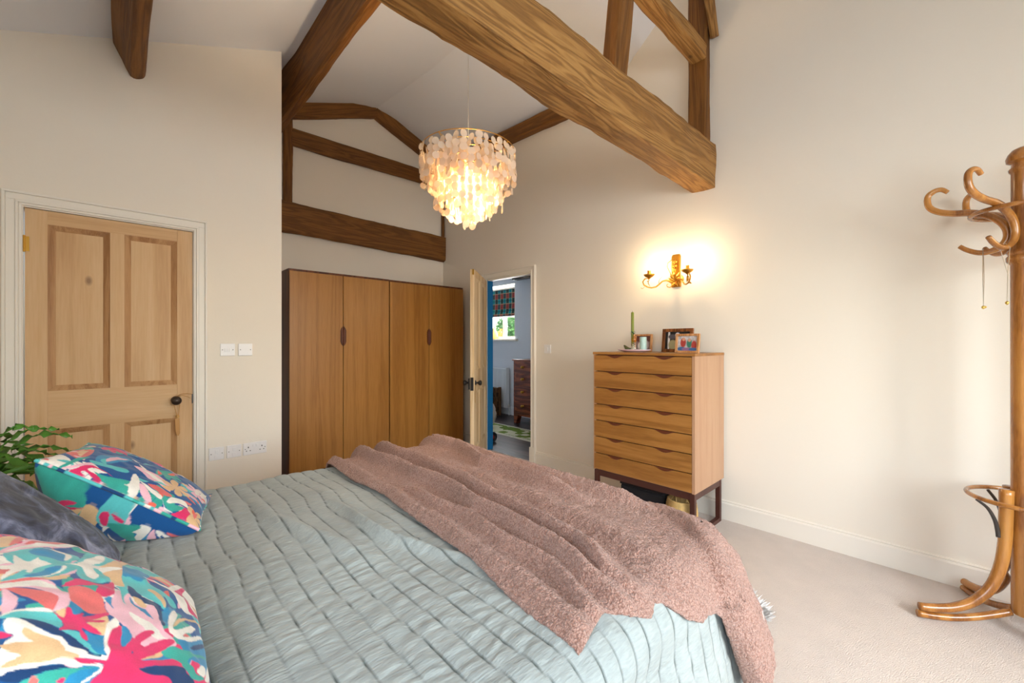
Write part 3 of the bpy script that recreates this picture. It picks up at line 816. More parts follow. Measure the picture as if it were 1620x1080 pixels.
# things under the chest
sb = empty('straw_basket', (2.72, 1.24, 0), 'small woven straw basket on the carpet under the tall chest', 'basket')
bk = MB(); prof = [(0.07, 0.0)]
for i in range(13):
    z = 0.012 + i * 0.016; prof += [(0.083 + 0.012 * math.sin(i / 12 * PI), z), (0.092 + 0.012 * math.sin(i / 12 * PI), z + 0.008)]
prof += [(0.08, 0.215), (0.078, 0.19), (0.07, 0.02), (0, 0.02)]
bk.lathe(prof, (2.735, 1.235, 0), 28).build('bowl', M['straw'], sb, smooth=True)
for i in range(5):
    a = i * 1.3
    cx, cy = 2.735 + 0.04 * math.cos(a), 1.235 + 0.04 * math.sin(a)
    MB().tube([(cx - 0.03 * math.cos(a + 1), cy - 0.03 * math.sin(a + 1), 0.19), (cx, cy, 0.24 + 0.006 * i), (cx + 0.04 * math.cos(a + 1), cy + 0.04 * math.sin(a + 1), 0.19)], 0.004, 6).build('straw_loop', M['straw'], sb, smooth=True)
bb = empty('storage_box', (2.87, 1.50, 0), 'black fabric storage box pushed under the tall chest', 'box')
MB().box(2.70, 3.06, 1.34, 1.68, 0.0, 0.215).build('box_body', M['black_box'], bb, bevel=0.012)
MB().box(2.695, 3.065, 1.335, 1.685, 0.215, 0.245).build('lid', M['black_box'], bb, bevel=0.008)
sl = empty('slipper', (2.80, 1.76, 0), 'small grey brown shoe on the carpet behind the far leg of the chest', 'shoe')
MB().tube([(2.70, 1.775, 0.02), (2.76, 1.775, 0.035), (2.82, 1.775, 0.05), (2.88, 1.775, 0.05)], [0.025, 0.036, 0.04, 0.032], 12, flat=0.7).build('upper', M['straw'], sl, smooth=True)
MB().box(2.68, 2.91, 1.742, 1.808, 0.0, 0.012).build('sole', M['black_box'], sl, bevel=0.004)

# ------------------------------------------------------------------ on top of the chest
ZT_ = CZ1
def tilted(c, yaw, tilt):
    """frame facing -x, leaning back by tilt, turned by yaw about z; local: x across (to -y), y up"""
    return Matrix.Translation(c) @ Matrix.Rotation(yaw, 4, 'Z') @ Matrix.Rotation(tilt, 4, 'Y')
def photo_cols(me_n, m, blobs, base):
    U, V = np.meshgrid(np.linspace(0, 1, me_n), np.linspace(0, 1, m), indexing='ij')
    C = np.zeros((me_n, m, 3)); C[:] = base[:3]
    C *= (1 + 0.5 * fbm(U * 9, V * 7, 5)[..., None])
    for (u, v, a, b, col) in blobs:
        k = np.clip(1.3 - np.hypot((U - u) / a, (V - v) / b) * 1.0, 0, 1)
        k = np.clip(k * 3, 0, 1)[..., None]
        C = C * (1 - k) + np.array(col[:3]) * k
    return np.clip(C, 0, 1)
def picture_frame(c, w, h, mat, yaw, tilt, bw, label, blobs, base, mount=None):
    r = empty('photo_frame', c, label, 'photo frame', 'photo frames on the tall chest')
    T = tilted(Vector(c), yaw, tilt)
    mb = MB()
    mb.box(0, 0.016, -w / 2, w / 2, 0, bw).box(0, 0.016, -w / 2, w / 2, h - bw, h).box(0, 0.016, -w / 2, -w / 2 + bw, bw, h - bw).box(0, 0.016, w / 2 - bw, w / 2, bw, h - bw)
    mb.xf(T).build('frame', mat, r, bevel=0.002)
    MB().box(0.010, 0.014, -w / 2 + bw, w / 2 - bw, bw, h - bw).xf(T).build('backing', M['black_box'], r)
    n, m = 60, 44
    ys = np.linspace(w / 2 - bw, -w / 2 + bw, n); zs = np.linspace(bw, h - bw, m)
    Y, Z = np.meshgrid(ys, zs, indexing='ij')
    P = np.stack([np.full_like(Y, 0.008), Y, Z], -1)
    mb = MB().grid(P).xf(T); o = mb.build('photograph', M['photo'], r)
    set_cols(o, photo_cols(n, m, blobs, base).reshape(-1, 3))
    MB().prism([(0.016, 0.0), (0.07, 0.0), (0.07, 0.004), (0.016, h * 0.7)], 'y', -0.012, 0.012).xf(T).build('easel_back', mat, r)
    return r
W_ = lin(228, 224, 220); skin = lin(214, 160, 132); dk = lin(38, 34, 40); redc = lin(176, 70, 62); blu = lin(70, 110, 160); grn = lin(70, 130, 110); lil = lin(150, 110, 150)
picture_frame((2.80, 1.232, ZT_), 0.172, 0.132, M['fw_light'], -0.10, 0.10, 0.016, 'small pale wood frame with a group photo, in front of the larger dark frame',
              [(0.28, 0.55, 0.13, 0.30, redc), (0.30, 0.78, 0.07, 0.10, skin), (0.60, 0.5, 0.12, 0.28, grn), (0.60, 0.72, 0.07, 0.10, skin), (0.84, 0.35, 0.12, 0.3, redc), (0.2, 0.12, 0.2, 0.12, blu), (0.5, 0.10, 0.25, 0.1, lil), (0.8, 0.1, 0.2, 0.1, blu)], lin(196, 194, 196))
picture_frame((2.975, 1.385, ZT_), 0.246, 0.176, M['fw_dark'], -0.12, 0.10, 0.024, 'larger walnut brown frame with a dark photo, behind the small pale frame',
              [(0.15, 0.5, 0.04, 0.6, W_), (0.32, 0.25, 0.16, 0.25, lin(170, 160, 120)), (0.30, 0.72, 0.16, 0.12, lin(96, 88, 92)), (0.50, 0.82, 0.08, 0.12, lin(214, 206, 210)), (0.62, 0.40, 0.14, 0.3, lin(66, 52, 70)), (0.85, 0.8, 0.2, 0.1, lin(70, 74, 84))], lin(44, 40, 38))
picture_frame((2.97, 1.655, ZT_), 0.158, 0.138, M['fw_light'], -0.10, 0.10, 0.014, 'small square brown frame with a crowded photo, behind the pale turquoise pot',
              [(0.5, 0.8, 0.6, 0.22, lin(110, 66, 60)), (0.35, 0.3, 0.2, 0.25, W_), (0.7, 0.35, 0.16, 0.3, lin(190, 180, 186))], lin(140, 118, 122))
tr = MB().lathe([(0, 0.004), (0.055, 0.004), (0.060, 0.0), (0.075, 0.0), (0.112, 0.010), (0.128, 0.017), (0.128, 0.021), (0.108, 0.016), (0.085, 0.009), (0, 0.008)], (0, 0, 0), 40)
tr.v = [(2.765 + x * 0.62, 1.606 + y, ZT_ + z) for x, y, z in tr.v]
tr.build('dish', M['ceramic_pink'], smooth=True, label='pale pink oval dish on the chest under the green candle and ornaments', cat='dish')
ZD = ZT_ + 0.0085
c1 = empty('candlestick', (2.78, 1.627, ZD), 'short clear glass candlestick on the pink dish holding the olive candle', 'candlestick')
MB().lathe([(0.022, 0), (0.022, 0.005), (0.006, 0.01), (0.005, 0.028), (0.014, 0.036), (0.014, 0.055), (0.011, 0.055), (0.011, 0.038), (0, 0.037)], (2.78, 1.627, ZD), 20).build('holder', M['clear'], c1, smooth=True)
cd = empty('candle', (2.78, 1.627, ZD + 0.038), 'tall olive green dinner candle standing upright on the chest', 'candle')
MB().lathe([(0.0098, 0), (0.0105, 0.1), (0.0105, 0.245), (0.008, 0.252), (0, 0.253)], (2.78, 1.627, ZD + 0.038), 18).build('wax', M['candle_green'], cd, smooth=True)
MB().tube([(2.78, 1.627, ZD + 0.288), (2.781, 1.627, ZD + 0.30)], 0.0012, 5).build('wick', M['black_box'], cd)
bv = empty('bud_vase', (2.735, 1.588, ZD), 'small clear glass bud vase with an amber bulbous neck in front of the green candle', 'vase')
MB().lathe([(0.020, 0), (0.022, 0.004), (0.022, 0.05), (0.012, 0.058), (0.010, 0.066), (0.010, 0.064), (0.019, 0.05), (0.019, 0.006), (0, 0.005)], (2.735, 1.588, ZD), 20).build('body', M['clear'], bv, smooth=True)
MB().lathe([(0.010, 0.066), (0.020, 0.078), (0.021, 0.09), (0.012, 0.103), (0.007, 0.118), (0.009, 0.125), (0.007, 0.125)], (2.735, 1.588, ZD), 20).build('neck', M['amber'], bv, smooth=True)
sp = MB()
for i in range(12):
    a = i * 2.4; l = 0.02 + 0.012 * random.random(); z = ZD + 0.12 + 0.004 * (i % 6)
    b0 = Vector((2.737, 1.60, z)); e0 = b0 + Vector((math.cos(a) * l, math.sin(a) * l, 0.008))
    s_ = Vector((-math.sin(a), math.cos(a), 0)) * 0.006
    m_ = (b0 + e0) / 2
    sp.add([b0, m_ + s_, e0, m_ - s_ + Vector((0, 0, 0.002))], [(0, 1, 2, 3)])
sp.tube([(2.735, 1.588, ZD + 0.02), (2.736, 1.595, ZD + 0.09), (2.738, 1.60, ZD + 0.145)], 0.0015, 5)
sp.build('sprig', M['leafgreen'], label='small green leafy sprig standing in the amber necked bud vase', cat='sprig')
pt = MB().lathe([(0.024, 0), (0.025, 0.003), (0.025, 0.100), (0.023, 0.104), (0.018, 0.104), (0, 0.102)], (2.80, 1.552, ZD), 24)
pt.build('pot', M['turquoise'], smooth=True, sharp=40, label='pale turquoise cylindrical pot standing at the right end of the pink dish', cat='pot')
bd = empty('bird_ornament', (2.735, 1.64, ZD), 'tiny dark green bird ornament at the left of the green candle', 'ornament')
MB().tube([(2.735, 1.672, ZD + 0.042), (2.735, 1.662, ZD + 0.034), (2.735, 1.648, ZD + 0.018), (2.735, 1.63, ZD + 0.014), (2.735, 1.615, ZD + 0.02)], [0.004, 0.009, 0.015, 0.012, 0.004], 10).build('body', M['moss'], bd, smooth=True)
MB().lathe([(0.010, 0), (0.010, 0.003), (0.004, 0.012), (0, 0.012)], (2.735, 1.642, ZD), 12).build('base', M['moss'], bd)

# ------------------------------------------------------------------ wall sconce
SY = 1.461
sc_ = empty('wall_sconce', (XR - 0.01, SY, 1.69), 'gilded two arm wall sconce with lit candle bulbs above the chest', 'wall lamp')
plate = MB().prism([(SY - 0.037, 1.692), (SY + 0.037, 1.692), (SY + 0.040, 1.73), (SY + 0.034, 1.80), (SY + 0.036, 1.93), (SY + 0.028, 1.946), (SY - 0.028, 1.946), (SY - 0.036, 1.93), (SY - 0.034, 1.80), (SY - 0.040, 1.73)], 'x', XR - 0.014, XR - 0.001)
plate.build('backplate', M['gilt'], sc_, bevel=0.004)
def leafmb(mb, base, tip, w, out):
    b = Vector(base); t = Vector(tip); ax = (t - b); o = Vector(out).normalized(); s = ax.cross(o).normalized() * w
    rows = []
    for i in range(6):
        u = i / 5; ww = math.sin(PI * min(1, u * 0.9 + 0.1)) * (1 + 0.25 * (i % 2))
        c = b + ax * u + o * (0.012 * math.sin(PI * u))
        rows.append([c - s * ww, c + o * 0.003, c + s * ww])
    mb.grid(np.array([[list(p) for p in r_] for r_ in rows]))
lf = MB()
for (a, l, w) in ((0, 0.09, 0.011), (0.5, 0.075, 0.010), (-0.5, 0.075, 0.010), (1.0, 0.06, 0.009), (-1.0, 0.06, 0.009), (2.6, 0.05, 0.008), (-2.6, 0.05, 0.008)):
    leafmb(lf, (XR - 0.016, SY, 1.735), (XR - 0.035, SY + math.sin(a) * l, 1.735 + math.cos(a) * l), w, (-1, 0, 0))
lf.tube([(XR - 0.016, SY, 1.73), (XR - 0.024, SY + 0.004, 1.80), (XR - 0.022, SY, 1.86), (XR - 0.02, SY + 0.002, 1.905)], [0.004, 0.005, 0.006, 0.003], 8)
for z in (1.83, 1.86):
    leafmb(lf, (XR - 0.02, SY, z), (XR - 0.03, SY + 0.018, z + 0.03), 0.006, (-1, 0, 0)); leafmb(lf, (XR - 0.02, SY, z), (XR - 0.03, SY - 0.018, z + 0.03), 0.006, (-1, 0, 0))
lf.build('leaf_spray', M['gilt'], sc_, recalc=False)
bow = MB().tube([(XR - 0.02, SY + 0.0, 1.895), (XR - 0.025, SY + 0.03, 1.905), (XR - 0.03, SY + 0.058, 1.885), (XR - 0.03, SY + 0.062, 1.855), (XR - 0.03, SY + 0.045, 1.82), (XR - 0.03, SY + 0.03, 1.79), (XR - 0.028, SY + 0.04, 1.775)], 0.003, 7)
bow.build('scroll', M['gilt'], sc_, smooth=True)
SCONCE_PTS = []
for s in (1, -1):
    ux, uy = -0.135, 0.150 * s
    def A(t, z): return (XR - 0.016 + ux * t, SY + uy * t, z)
    arm = empty_arm = MB()
    main = [A(0.0, 1.715), A(0.10, 1.728), A(0.24, 1.742), A(0.36, 1.745), A(0.50, 1.738), A(0.62, 1.715), A(0.75, 1.694), A(0.90, 1.688), A(1.06, 1.694), A(1.20, 1.712), A(1.24, 1.735), A(1.17, 1.757), A(1.06, 1.762), A(1.0, 1.75), A(1.03, 1.738), A(1.08, 1.742)]
    arm.tube(main, [0.006] * 8 + [0.0055] * 4 + [0.004] * 4, 8)
    arm.tube([A(0.36, 1.745), A(0.26, 1.738), A(0.16, 1.722), A(0.14, 1.702), A(0.22, 1.69), A(0.32, 1.695), A(0.34, 1.710), A(0.28, 1.716)], [0.005, 0.005, 0.0045, 0.004, 0.004, 0.0035, 0.003, 0.003], 8)
    ao = arm.build('arm', M['gilt'], sc_, smooth=True)
    for q0, q1, w_, o_ in ((A(0.62, 1.715), A(0.5, 1.775), 0.008, (ux, uy, 0)), (A(1.15, 1.705), A(1.32, 1.69), 0.008, (0, 0, -1)), (A(1.0, 1.75), A(0.95, 1.70), 0.010, (ux, uy, 0))):
        l2 = MB(); leafmb(l2, q0, q1, w_, o_); l2.build('arm_leaf', M['gilt'], ao, recalc=False)
    cx, cy = XR - 0.016 + ux, SY + uy
    MB().lathe([(0, 1.758), (0.008, 1.758), (0.014, 1.766), (0.030, 1.774), (0.040, 1.786), (0.042, 1.793), (0.038, 1.790), (0.026, 1.781), (0.010, 1.778), (0, 1.778)], (cx, cy, 0), 16).build('drip_pan', M['gilt'], ao, smooth=True)
    MB().lathe([(0.013, 1.778), (0.013, 1.822), (0.010, 1.826), (0, 1.826)], (cx, cy, 0), 16).build('candle_sleeve', M['gilt'], ao)
    MB().lathe([(0.009, 1.826), (0.016, 1.842), (0.018, 1.856), (0.014, 1.875), (0.006, 1.895), (0.001, 1.908), (0, 1.909)], (cx, cy, 0), 16).build('candle_bulb', M['bulb_small'], ao, smooth=True)
    SCONCE_PTS.append((cx, cy, 1.865))

# its twin further along the same wall, beyond the coat stand
twin = copy_tree(sc_); twin.location = (sc_.location.x, -1.05, sc_.location.z)
twin['label'] = 'gilded two arm wall sconce on the right wall beyond the coat stand'
SCONCE_PTS += [(x, y - 1.05 - SY, z) for x, y, z in SCONCE_PTS]
for o_ in (sc_, twin): o_['group'] = 'gilded wall sconces'

# ------------------------------------------------------------------ capiz chandelier
HC = Vector((1.466, 1.917, 0))
chd = empty('chandelier', (HC.x, HC.y, 1.94), 'tiered capiz shell chandelier, lit, hanging on a thin wire under the roof', 'chandelier')
ZC = zl(HC.x, HC.y)
MB().tube([(HC.x, HC.y, 2.33), (HC.x, HC.y, ZC - 0.02)], 0.0025, 6).build('cable', M['wire'], chd)
MB().lathe([(0.05, ZC - 0.035), (0.045, ZC - 0.045), (0.012, ZC - 0.055), (0, ZC - 0.055)] [::-1] + [(0.05, ZC + 0.03)], (HC.x, HC.y, 0), 24).build('ceiling_rose', M['plastic'], chd, smooth=True)
rings = [(0.268, 2.362, 5), (0.232, 2.338, 5), (0.196, 2.316, 7), (0.160, 2.290, 7), (0.122, 2.262, 7), (0.068, 2.235, 7)]
fr = MB()
for R, z, n in rings:
    fr.ring((HC.x, HC.y, z), R, 0.0022, 56, 6)
for k in range(4):
    a = k * PI / 2 + 0.3
    fr.tube([(HC.x + R * math.cos(a), HC.y + R * math.sin(a), z) for R, z, n in rings] + [(HC.x, HC.y, 2.225)], 0.0018, 5)
    fr.tube([(HC.x + 0.268 * math.cos(a), HC.y + 0.268 * math.sin(a), 2.362), (HC.x, HC.y, 2.34)], 0.0015, 5)
fr.build('ring_frame', M['brass'], chd, smooth=True)
MB().lathe([(0.0, 2.345), (0.018, 2.345), (0.02, 2.29), (0.014, 2.275), (0, 2.275)], (HC.x, HC.y, 0), 16).build('lamp_holder', M['brass'], chd, smooth=True)
MB().lathe([(0.0, 2.175), (0.018, 2.18), (0.03, 2.20), (0.030, 2.222), (0.016, 2.25), (0.012, 2.276), (0, 2.276)], (HC.x, HC.y, 0), 20).build('bulb', M['bulb'], chd, smooth=True)
discs = []
for R, z, n in rings:
    ns = int(2 * PI * R / 0.040)
    for i in range(ns):
        a = 2 * PI * i / ns + R * 7
        off = random.uniform(-0.016, 0.012)
        for k in range(n - (random.random() < 0.35)):
            if k > 0 and random.random() < 0.05: continue
            zz = z - 0.024 - k * 0.039 + off + random.uniform(-0.004, 0.004)
            rr = R + random.uniform(-0.006, 0.006)
            discs.append((HC.x + rr * math.cos(a), HC.y + rr * math.sin(a), zz, a + random.uniform(-0.9, 0.9), random.uniform(-0.12, 0.12), 0.0205 * random.uniform(0.92, 1.05)))
# innermost drop
for i in range(7):
    a = i * 0.9
    for k in range(2 if i % 2 else 3):
        discs.append((HC.x + 0.03 * math.cos(a), HC.y + 0.03 * math.sin(a), 2.235 - 0.024 - 0.039 * (5 + k), a + random.uniform(-0.6, 0.6), 0, 0.0205))
def disc_mb(mb, x, y, z, a, tl, r):
    ca, sa = math.cos(a), math.sin(a)
    n = 12; vs = []
    for side in (-1, 1):
        for q in range(n):
            b = 2 * PI * q / n
            u, w = r * math.cos(b), r * math.sin(b)
            o = side * 0.0006 + w * tl
            vs.append((x - sa * u + ca * o, y + ca * u + sa * o, z + w))
    fs = [tuple(range(n))[::-1], tuple(range(n, 2 * n))] + [(q, (q + 1) % n, n + (q + 1) % n, n + q) for q in range(n)]
    mb.add(vs, fs)
discs.sort(key=lambda d_: (d_[0] * 0.6875 + d_[1] * 0.7262))
for d_ in discs[:100]:
    mb = MB(); disc_mb(mb, *d_); mb.build('shell_disc', M['capiz'], chd)
mb = MB()
for d_ in discs[100:]: disc_mb(mb, *d_)
tag(mb.build('shell_discs', M['capiz'], chd), kind='stuff')

# ------------------------------------------------------------------ bed
XF, YN, YFAR, ZT, RB = 1.445, 0.45, 2.19, 0.64, 0.10
def drape(X, Y):
    X = np.asarray(X, float); Y = np.asarray(Y, float)
    oa = np.maximum(0, X - (XF - RB)); ob = np.maximum(0, (YN + RB) - Y); oc = np.maximum(0, Y - (YFAR - RB))
    o2 = np.where(ob > 0, -ob, oc)
    a = oa; b = np.abs(o2)
    rho = (a ** 4 + b ** 4) ** .25 + 1e-9
    hyp = np.hypot(a, b) + 1e-9
    dx = a / hyp; dy = o2 / hyp
    q = RB * np.pi / 2
    h = np.where(rho < q, RB * np.sin(np.minimum(rho, q) / RB), RB + .07 * (rho - q))
    z = np.where(rho < q, RB * (1 - np.cos(np.minimum(rho, q) / RB)), RB + .995 * (rho - q))
    ins = 0.06 * (2 * a * b / (a * a + b * b + 1e-9)) * np.clip(rho / 0.1, 0, 1)      # well rounded corners
    return np.stack([np.minimum(X, XF - RB) + dx * h - ins, np.clip(Y, YN + RB, YFAR - RB) + dy * h - np.sign(o2) * ins, ZT - z], -1)
def normals(P):
    du = np.gradient(P, axis=0); dv = np.gradient(P, axis=1)
    n = np.cross(du, dv); n /= np.linalg.norm(n, axis=-1, keepdims=True) + 1e-12
    return n
bed = empty('bed', (0.46, 1.32, 0), 'large oak framed bed under the sage quilt, filling the foreground', 'bed')
HX = -0.55
for (x, y) in ((1.268, 0.485), (1.268, 2.07), (HX + 0.02, 0.51), (HX + 0.02, 2.05)):
    MB().box(x, x + 0.07, y, y + 0.07, 0.0, 0.30).build('leg', M['bed_wood'], bed, bevel=0.004)
MB().box(HX, 1.30, 0.535, 0.56, 0.16, 0.32).build('side_rail', M['bed_wood'], bed)
MB().box(HX, 1.30, 2.08, 2.105, 0.16, 0.32).build('side_rail', M['bed_wood'], bed)
MB().box(1.31, 1.335, 0.56, 2.08, 0.16, 0.32).build('foot_rail', M['bed_wood'], bed)
MB().box(HX - 0.06, HX, 0.48, 2.16, 0.0, 1.10).build('headboard', M['bed_wood'], bed, bevel=0.01)
MB().box(HX, 1.32, 0.57, 2.07, 0.30, 0.59).build('mattress', M['mattress'], bed, bevel=0.05, seg=4)

def quilt():
    xs = np.linspace(HX + 0.005, XF - RB + 0.60, 540); ys = np.linspace(0, 1, 500)
    X, V = np.meshgrid(xs, ys, indexing='ij')
    y0 = YN + RB - 0.60 + 0.21 * np.exp(-((X - 1.215) / 0.055) ** 4)      # the hem is caught up in front of the near foot leg
    Y = y0 + V * (YFAR - RB + 0.55 - y0)
    P = drape(X, Y)
    # soft swells of the bedding underneath
    top = np.clip((P[..., 2] - 0.5) / 0.12, 0, 1)
    sw = 0.020 * vn(X * 2.3 + 3, Y * 2.0, 3) + 0.014 * vn(X * 5.0, Y * 4.0 + 7, 4)
    n = normals(P)
    if n[200, 250, 2] < 0: n = -n
    side = 1 - top
    flute = side * (0.014 * np.sin(X * 13 + 2.0 * vn(X * 3, Y * 0.5, 8)) + 0.012 * np.sin(Y * 12))
    P = P + n * (sw * top + flute)[..., None]
    wob = 0.030 * vn(X * 1.6, Y * 2.2 + 2, 11) + 0.020 * vn(X * 3.5, Y * 4.5, 12) + 0.006 * vn(X * 9, Y * 11, 13)
    ph = (X + wob) / 0.057
    f = np.abs(np.sin(PI * ph))
    puff = 0.0070 * f ** 0.28
    wr = (vn(X * 9, Y * 34 + 3 * vn(X * 6, Y * 6, 20), 21) * 0.2 + vn(X * 15 + 2 * vn(X * 5, Y * 9, 23), Y * 80 + 4 * vn(X * 8, Y * 8, 26), 22) * 0.5 + vn(X * 40, Y * 60, 25) * 0.25)
    amp = 0.0058 * (0.55 + 1.3 * np.clip(vn(X * 2, Y * 2, 30) + 0.35, 0, 1))
    # one long ruck across the quilt
    ruck = 0.026 * np.exp(-((X - (0.57 + 0.18 * (1.5 - Y) + 0.03 * np.sin(Y * 9))) / 0.022) ** 2) * np.clip(1 - ((Y - 1.25) / 0.42) ** 2, 0, 1)
    ruck2 = 0.020 * np.exp(-((X - (0.42 + 0.16 * (1.5 - Y) + 0.02 * np.sin(Y * 7))) / 0.03) ** 2) * np.clip(1 - ((Y - 1.45) / 0.40) ** 2, 0, 1)
    n = normals(P)
    if n[200, 250, 2] < 0: n = -n
    P = P + n * (0.004 + puff + wr * amp * (0.35 + f) + ruck + ruck2)[..., None]
    P[..., 2] = np.maximum(P[..., 2], 0.05 + 0.02 * vn(X * 4, Y * 4, 50))
    mb = MB().grid(P)
    o = mb.build('quilt', M['quilt'], smooth=True, label='sage grey channel stitched quilt spread over the bed', cat='quilt')
    base = np.array(lin(156, 164, 161)[:3]); st = np.array(lin(58, 68, 64)[:3])
    dash = 0.72 + 0.28 * np.sign(np.sin(Y * 2 * PI / 0.011))
    k = (np.clip(1 - np.abs(ph - np.round(ph)) / 0.05, 0, 1) * 0.95)[..., None]
    mott = (1 + 0.10 * fbm(X * 12, Y * 12, 60))[..., None]
    set_cols(o, (base * mott * (1 - k) + st * k).reshape(-1, 3))
    s = o.modifiers.new('thickness', 'SOLIDIFY'); s.thickness = 0.006; s.offset = -1
    return o
quilt()

def throw():
    nx, ny = 250, 600
    ynk = [(0.60, .50), (0.66, .505), (0.72, .52), (0.78, .53), (0.83, .495), (0.88, .475), (0.92, .49), (0.95, .48), (1.0, .43), (1.06, .405), (1.10, .405), (1.16, .385), (1.19, .36), (1.21, .30), (1.25, .18), (1.29, .10), (1.32, .10), (1.36, .17), (1.42, .22), (1.50, .25), (1.80, .26)]
    kx, ky = np.array(ynk).T
    U, V = np.meshgrid(np.linspace(0, 1, nx), np.linspace(0, 1, ny), indexing='ij')
    # V: 0 far hem, 1 near hem
    yfar = 2.36
    # left edge of the cloth as a function of y
    ey, ex = np.array([(2.4, .80), (2.115, .75), (1.77, .735), (1.51, .75), (1.33, .73), (1.06, .715), (.86, .70), (.70, .67), (.6, .655), (.5, .65), (.1, .66)]).T
    Yg = yfar + V * (0.45 - yfar)
    xl = np.interp(-Yg, -ey, ex)
    X = xl + U * (1.66 - xl)
    yn = np.interp(X, kx, ky)
    Y = yfar + V ** 0.97 * (yn - yfar)
    P = drape(X, Y)
    n = normals(P)
    if n[100, 300, 2] < 0: n = -n
    def crease(pts, h, wl, wr, y0=0.4, y1=2.5):
        """a rounded fold following the points (x, y); steeper on its head side"""
        p = sorted(((y, x) for x, y in pts)); c = np.interp(Y, [q[0] for q in p], [q[1] for q in p]) + 0.006 * np.sin(Y * 17 + h * 90)
        d = X - c; h = h * 1.75; wl = wl * 0.9; wr = wr * 0.85
        k = np.where(d < 0, np.exp(-(d / wl) ** 2), np.exp(-(d / wr) ** 2))
        return h * k * np.clip((Y - y0) * 5, 0, 1) * np.clip((y1 - Y) * 5, 0, 1)
    f = 0
    f = f + crease([(1.035, 2.2), (1.05, 1.885), (1.05, 1.625), (1.03, 1.43), (1.005, 1.17), (.98, 1.0), (.97, .855), (.95, .74), (.89, .6)], 0.034, 0.022, 0.055, 0.45)
    f = f + crease([(.915, 2.2), (.925, 1.97), (.935, 1.68), (.945, 1.465), (.935, 1.26), (.905, 1.135), (.90, .98), (.89, .785), (.835, .62)], 0.034, 0.022, 0.040, 0.45)
    f = f + crease([(.84, 1.7), (.85, 1.145), (.835, .98), (.815, .715), (.76, .55)], 0.018, 0.022, 0.03, 0.35, 1.6)
    f = f + crease([(1.34, 2.2), (1.365, 1.9), (1.31, 1.7), (1.27, 1.54), (1.275, 1.3), (1.255, 1.0)], 0.034, 0.025, 0.045, 0.9)
    f = f + crease([(1.42, 2.3), (1.415, 1.9), (1.37, 1.6), (1.37, 1.375), (1.38, 1.0), (1.39, .7)], 0.024, 0.03, 0.06, 0.66)
    f = f + crease([(1.14, 1.9), (1.15, 1.3), (1.13, .9), (1.08, .6)], 0.014, 0.05, 0.07, 0.4, 1.9)
    f = f + crease([(.745 + .04, 2.2), (.775, 1.6), (.75, 1.1), (.72, .8), (.70, .5)], 0.016, 0.035, 0.035, 0.3)
    # the side that hangs over the foot starts with a step
    vx = np.interp(Y, [.30, .345, .425, .49, .585, .755, 1.0, 1.3], [1.20, 1.195, 1.185, 1.235, 1.325, 1.405, 1.46, 1.60])
    dd = X - vx
    f = f + (0.030 / (1 + np.exp(-dd / 0.008)) * np.exp(-np.maximum(dd, 0) / 0.25) - 0.008 * np.exp(-(dd / 0.02) ** 2)) * np.clip((1.25 - Y) * 4, 0, 1)
    f = f + 0.010 * np.clip(vn(X * 6, Y * 2.2, 71) + 0.3, 0, 1) + 0.005 * vn(X * 14, Y * 6, 72)
    # folds of the hanging hem
    hang = np.clip((ZT - 0.03 - P[..., 2]) / 0.12, 0, 1)
    f = f + hang * (0.030 * (0.5 + 0.5 * np.sin(X * 30 + 1.2)) * (X < 1.45) + 0.008 * (0.5 + 0.5 * np.sin(Y * 22)) * (X > 1.4))
    fl = hang * 0.06 * np.clip((X - 1.22) / 0.15, 0, 1) * np.clip((0.44 - Y) / 0.2, 0, 1)
    bo = 0.006 * np.abs(vn(X * 95, Y * 95, 80)) + 0.003 * vn(X * 160, Y * 160, 81) + 0.004 * vn(X * 40, Y * 40, 82)
    edge = np.minimum(np.minimum(U, 1 - U) * 30, np.minimum(V, 1 - V) * 60); edge = np.clip(edge, 0, 1) ** 0.5
    P = P + n * (0.017 + (f + fl) * (0.35 + 0.65 * edge) + bo)[..., None]
    P[..., 2] = np.maximum(P[..., 2], 0.03)
    mb = MB().grid(P)
    th = empty('throw_blanket', (1.1, 1.3, 0.64), 'dusty pink boucle throw draped in folds across the foot of the bed', 'blanket')
    o = mb.build('cloth', M['boucle'], th, smooth=True)
    s = o.modifiers.new('thickness', 'SOLIDIFY'); s.thickness = 0.011; s.offset = -0.5
    # care tag sewn near the hanging corner
    i = int(nx * 0.66); j = ny - 60
    p = Vector(P[i, j]); nn = Vector(n[i, j])
    t = (Vector(P[i + 3, j]) - p).normalized(); b = nn.cross(t)
    q = p + nn * 0.012
    MB().add([q, q + t * 0.022 + b * 0.006, q + t * 0.018 + b * 0.026 + nn * 0.004, q - t * 0.004 + b * 0.02 + nn * 0.004], [(0, 1, 2, 3)]).build('care_tag', M['plastic'], th)
throw()

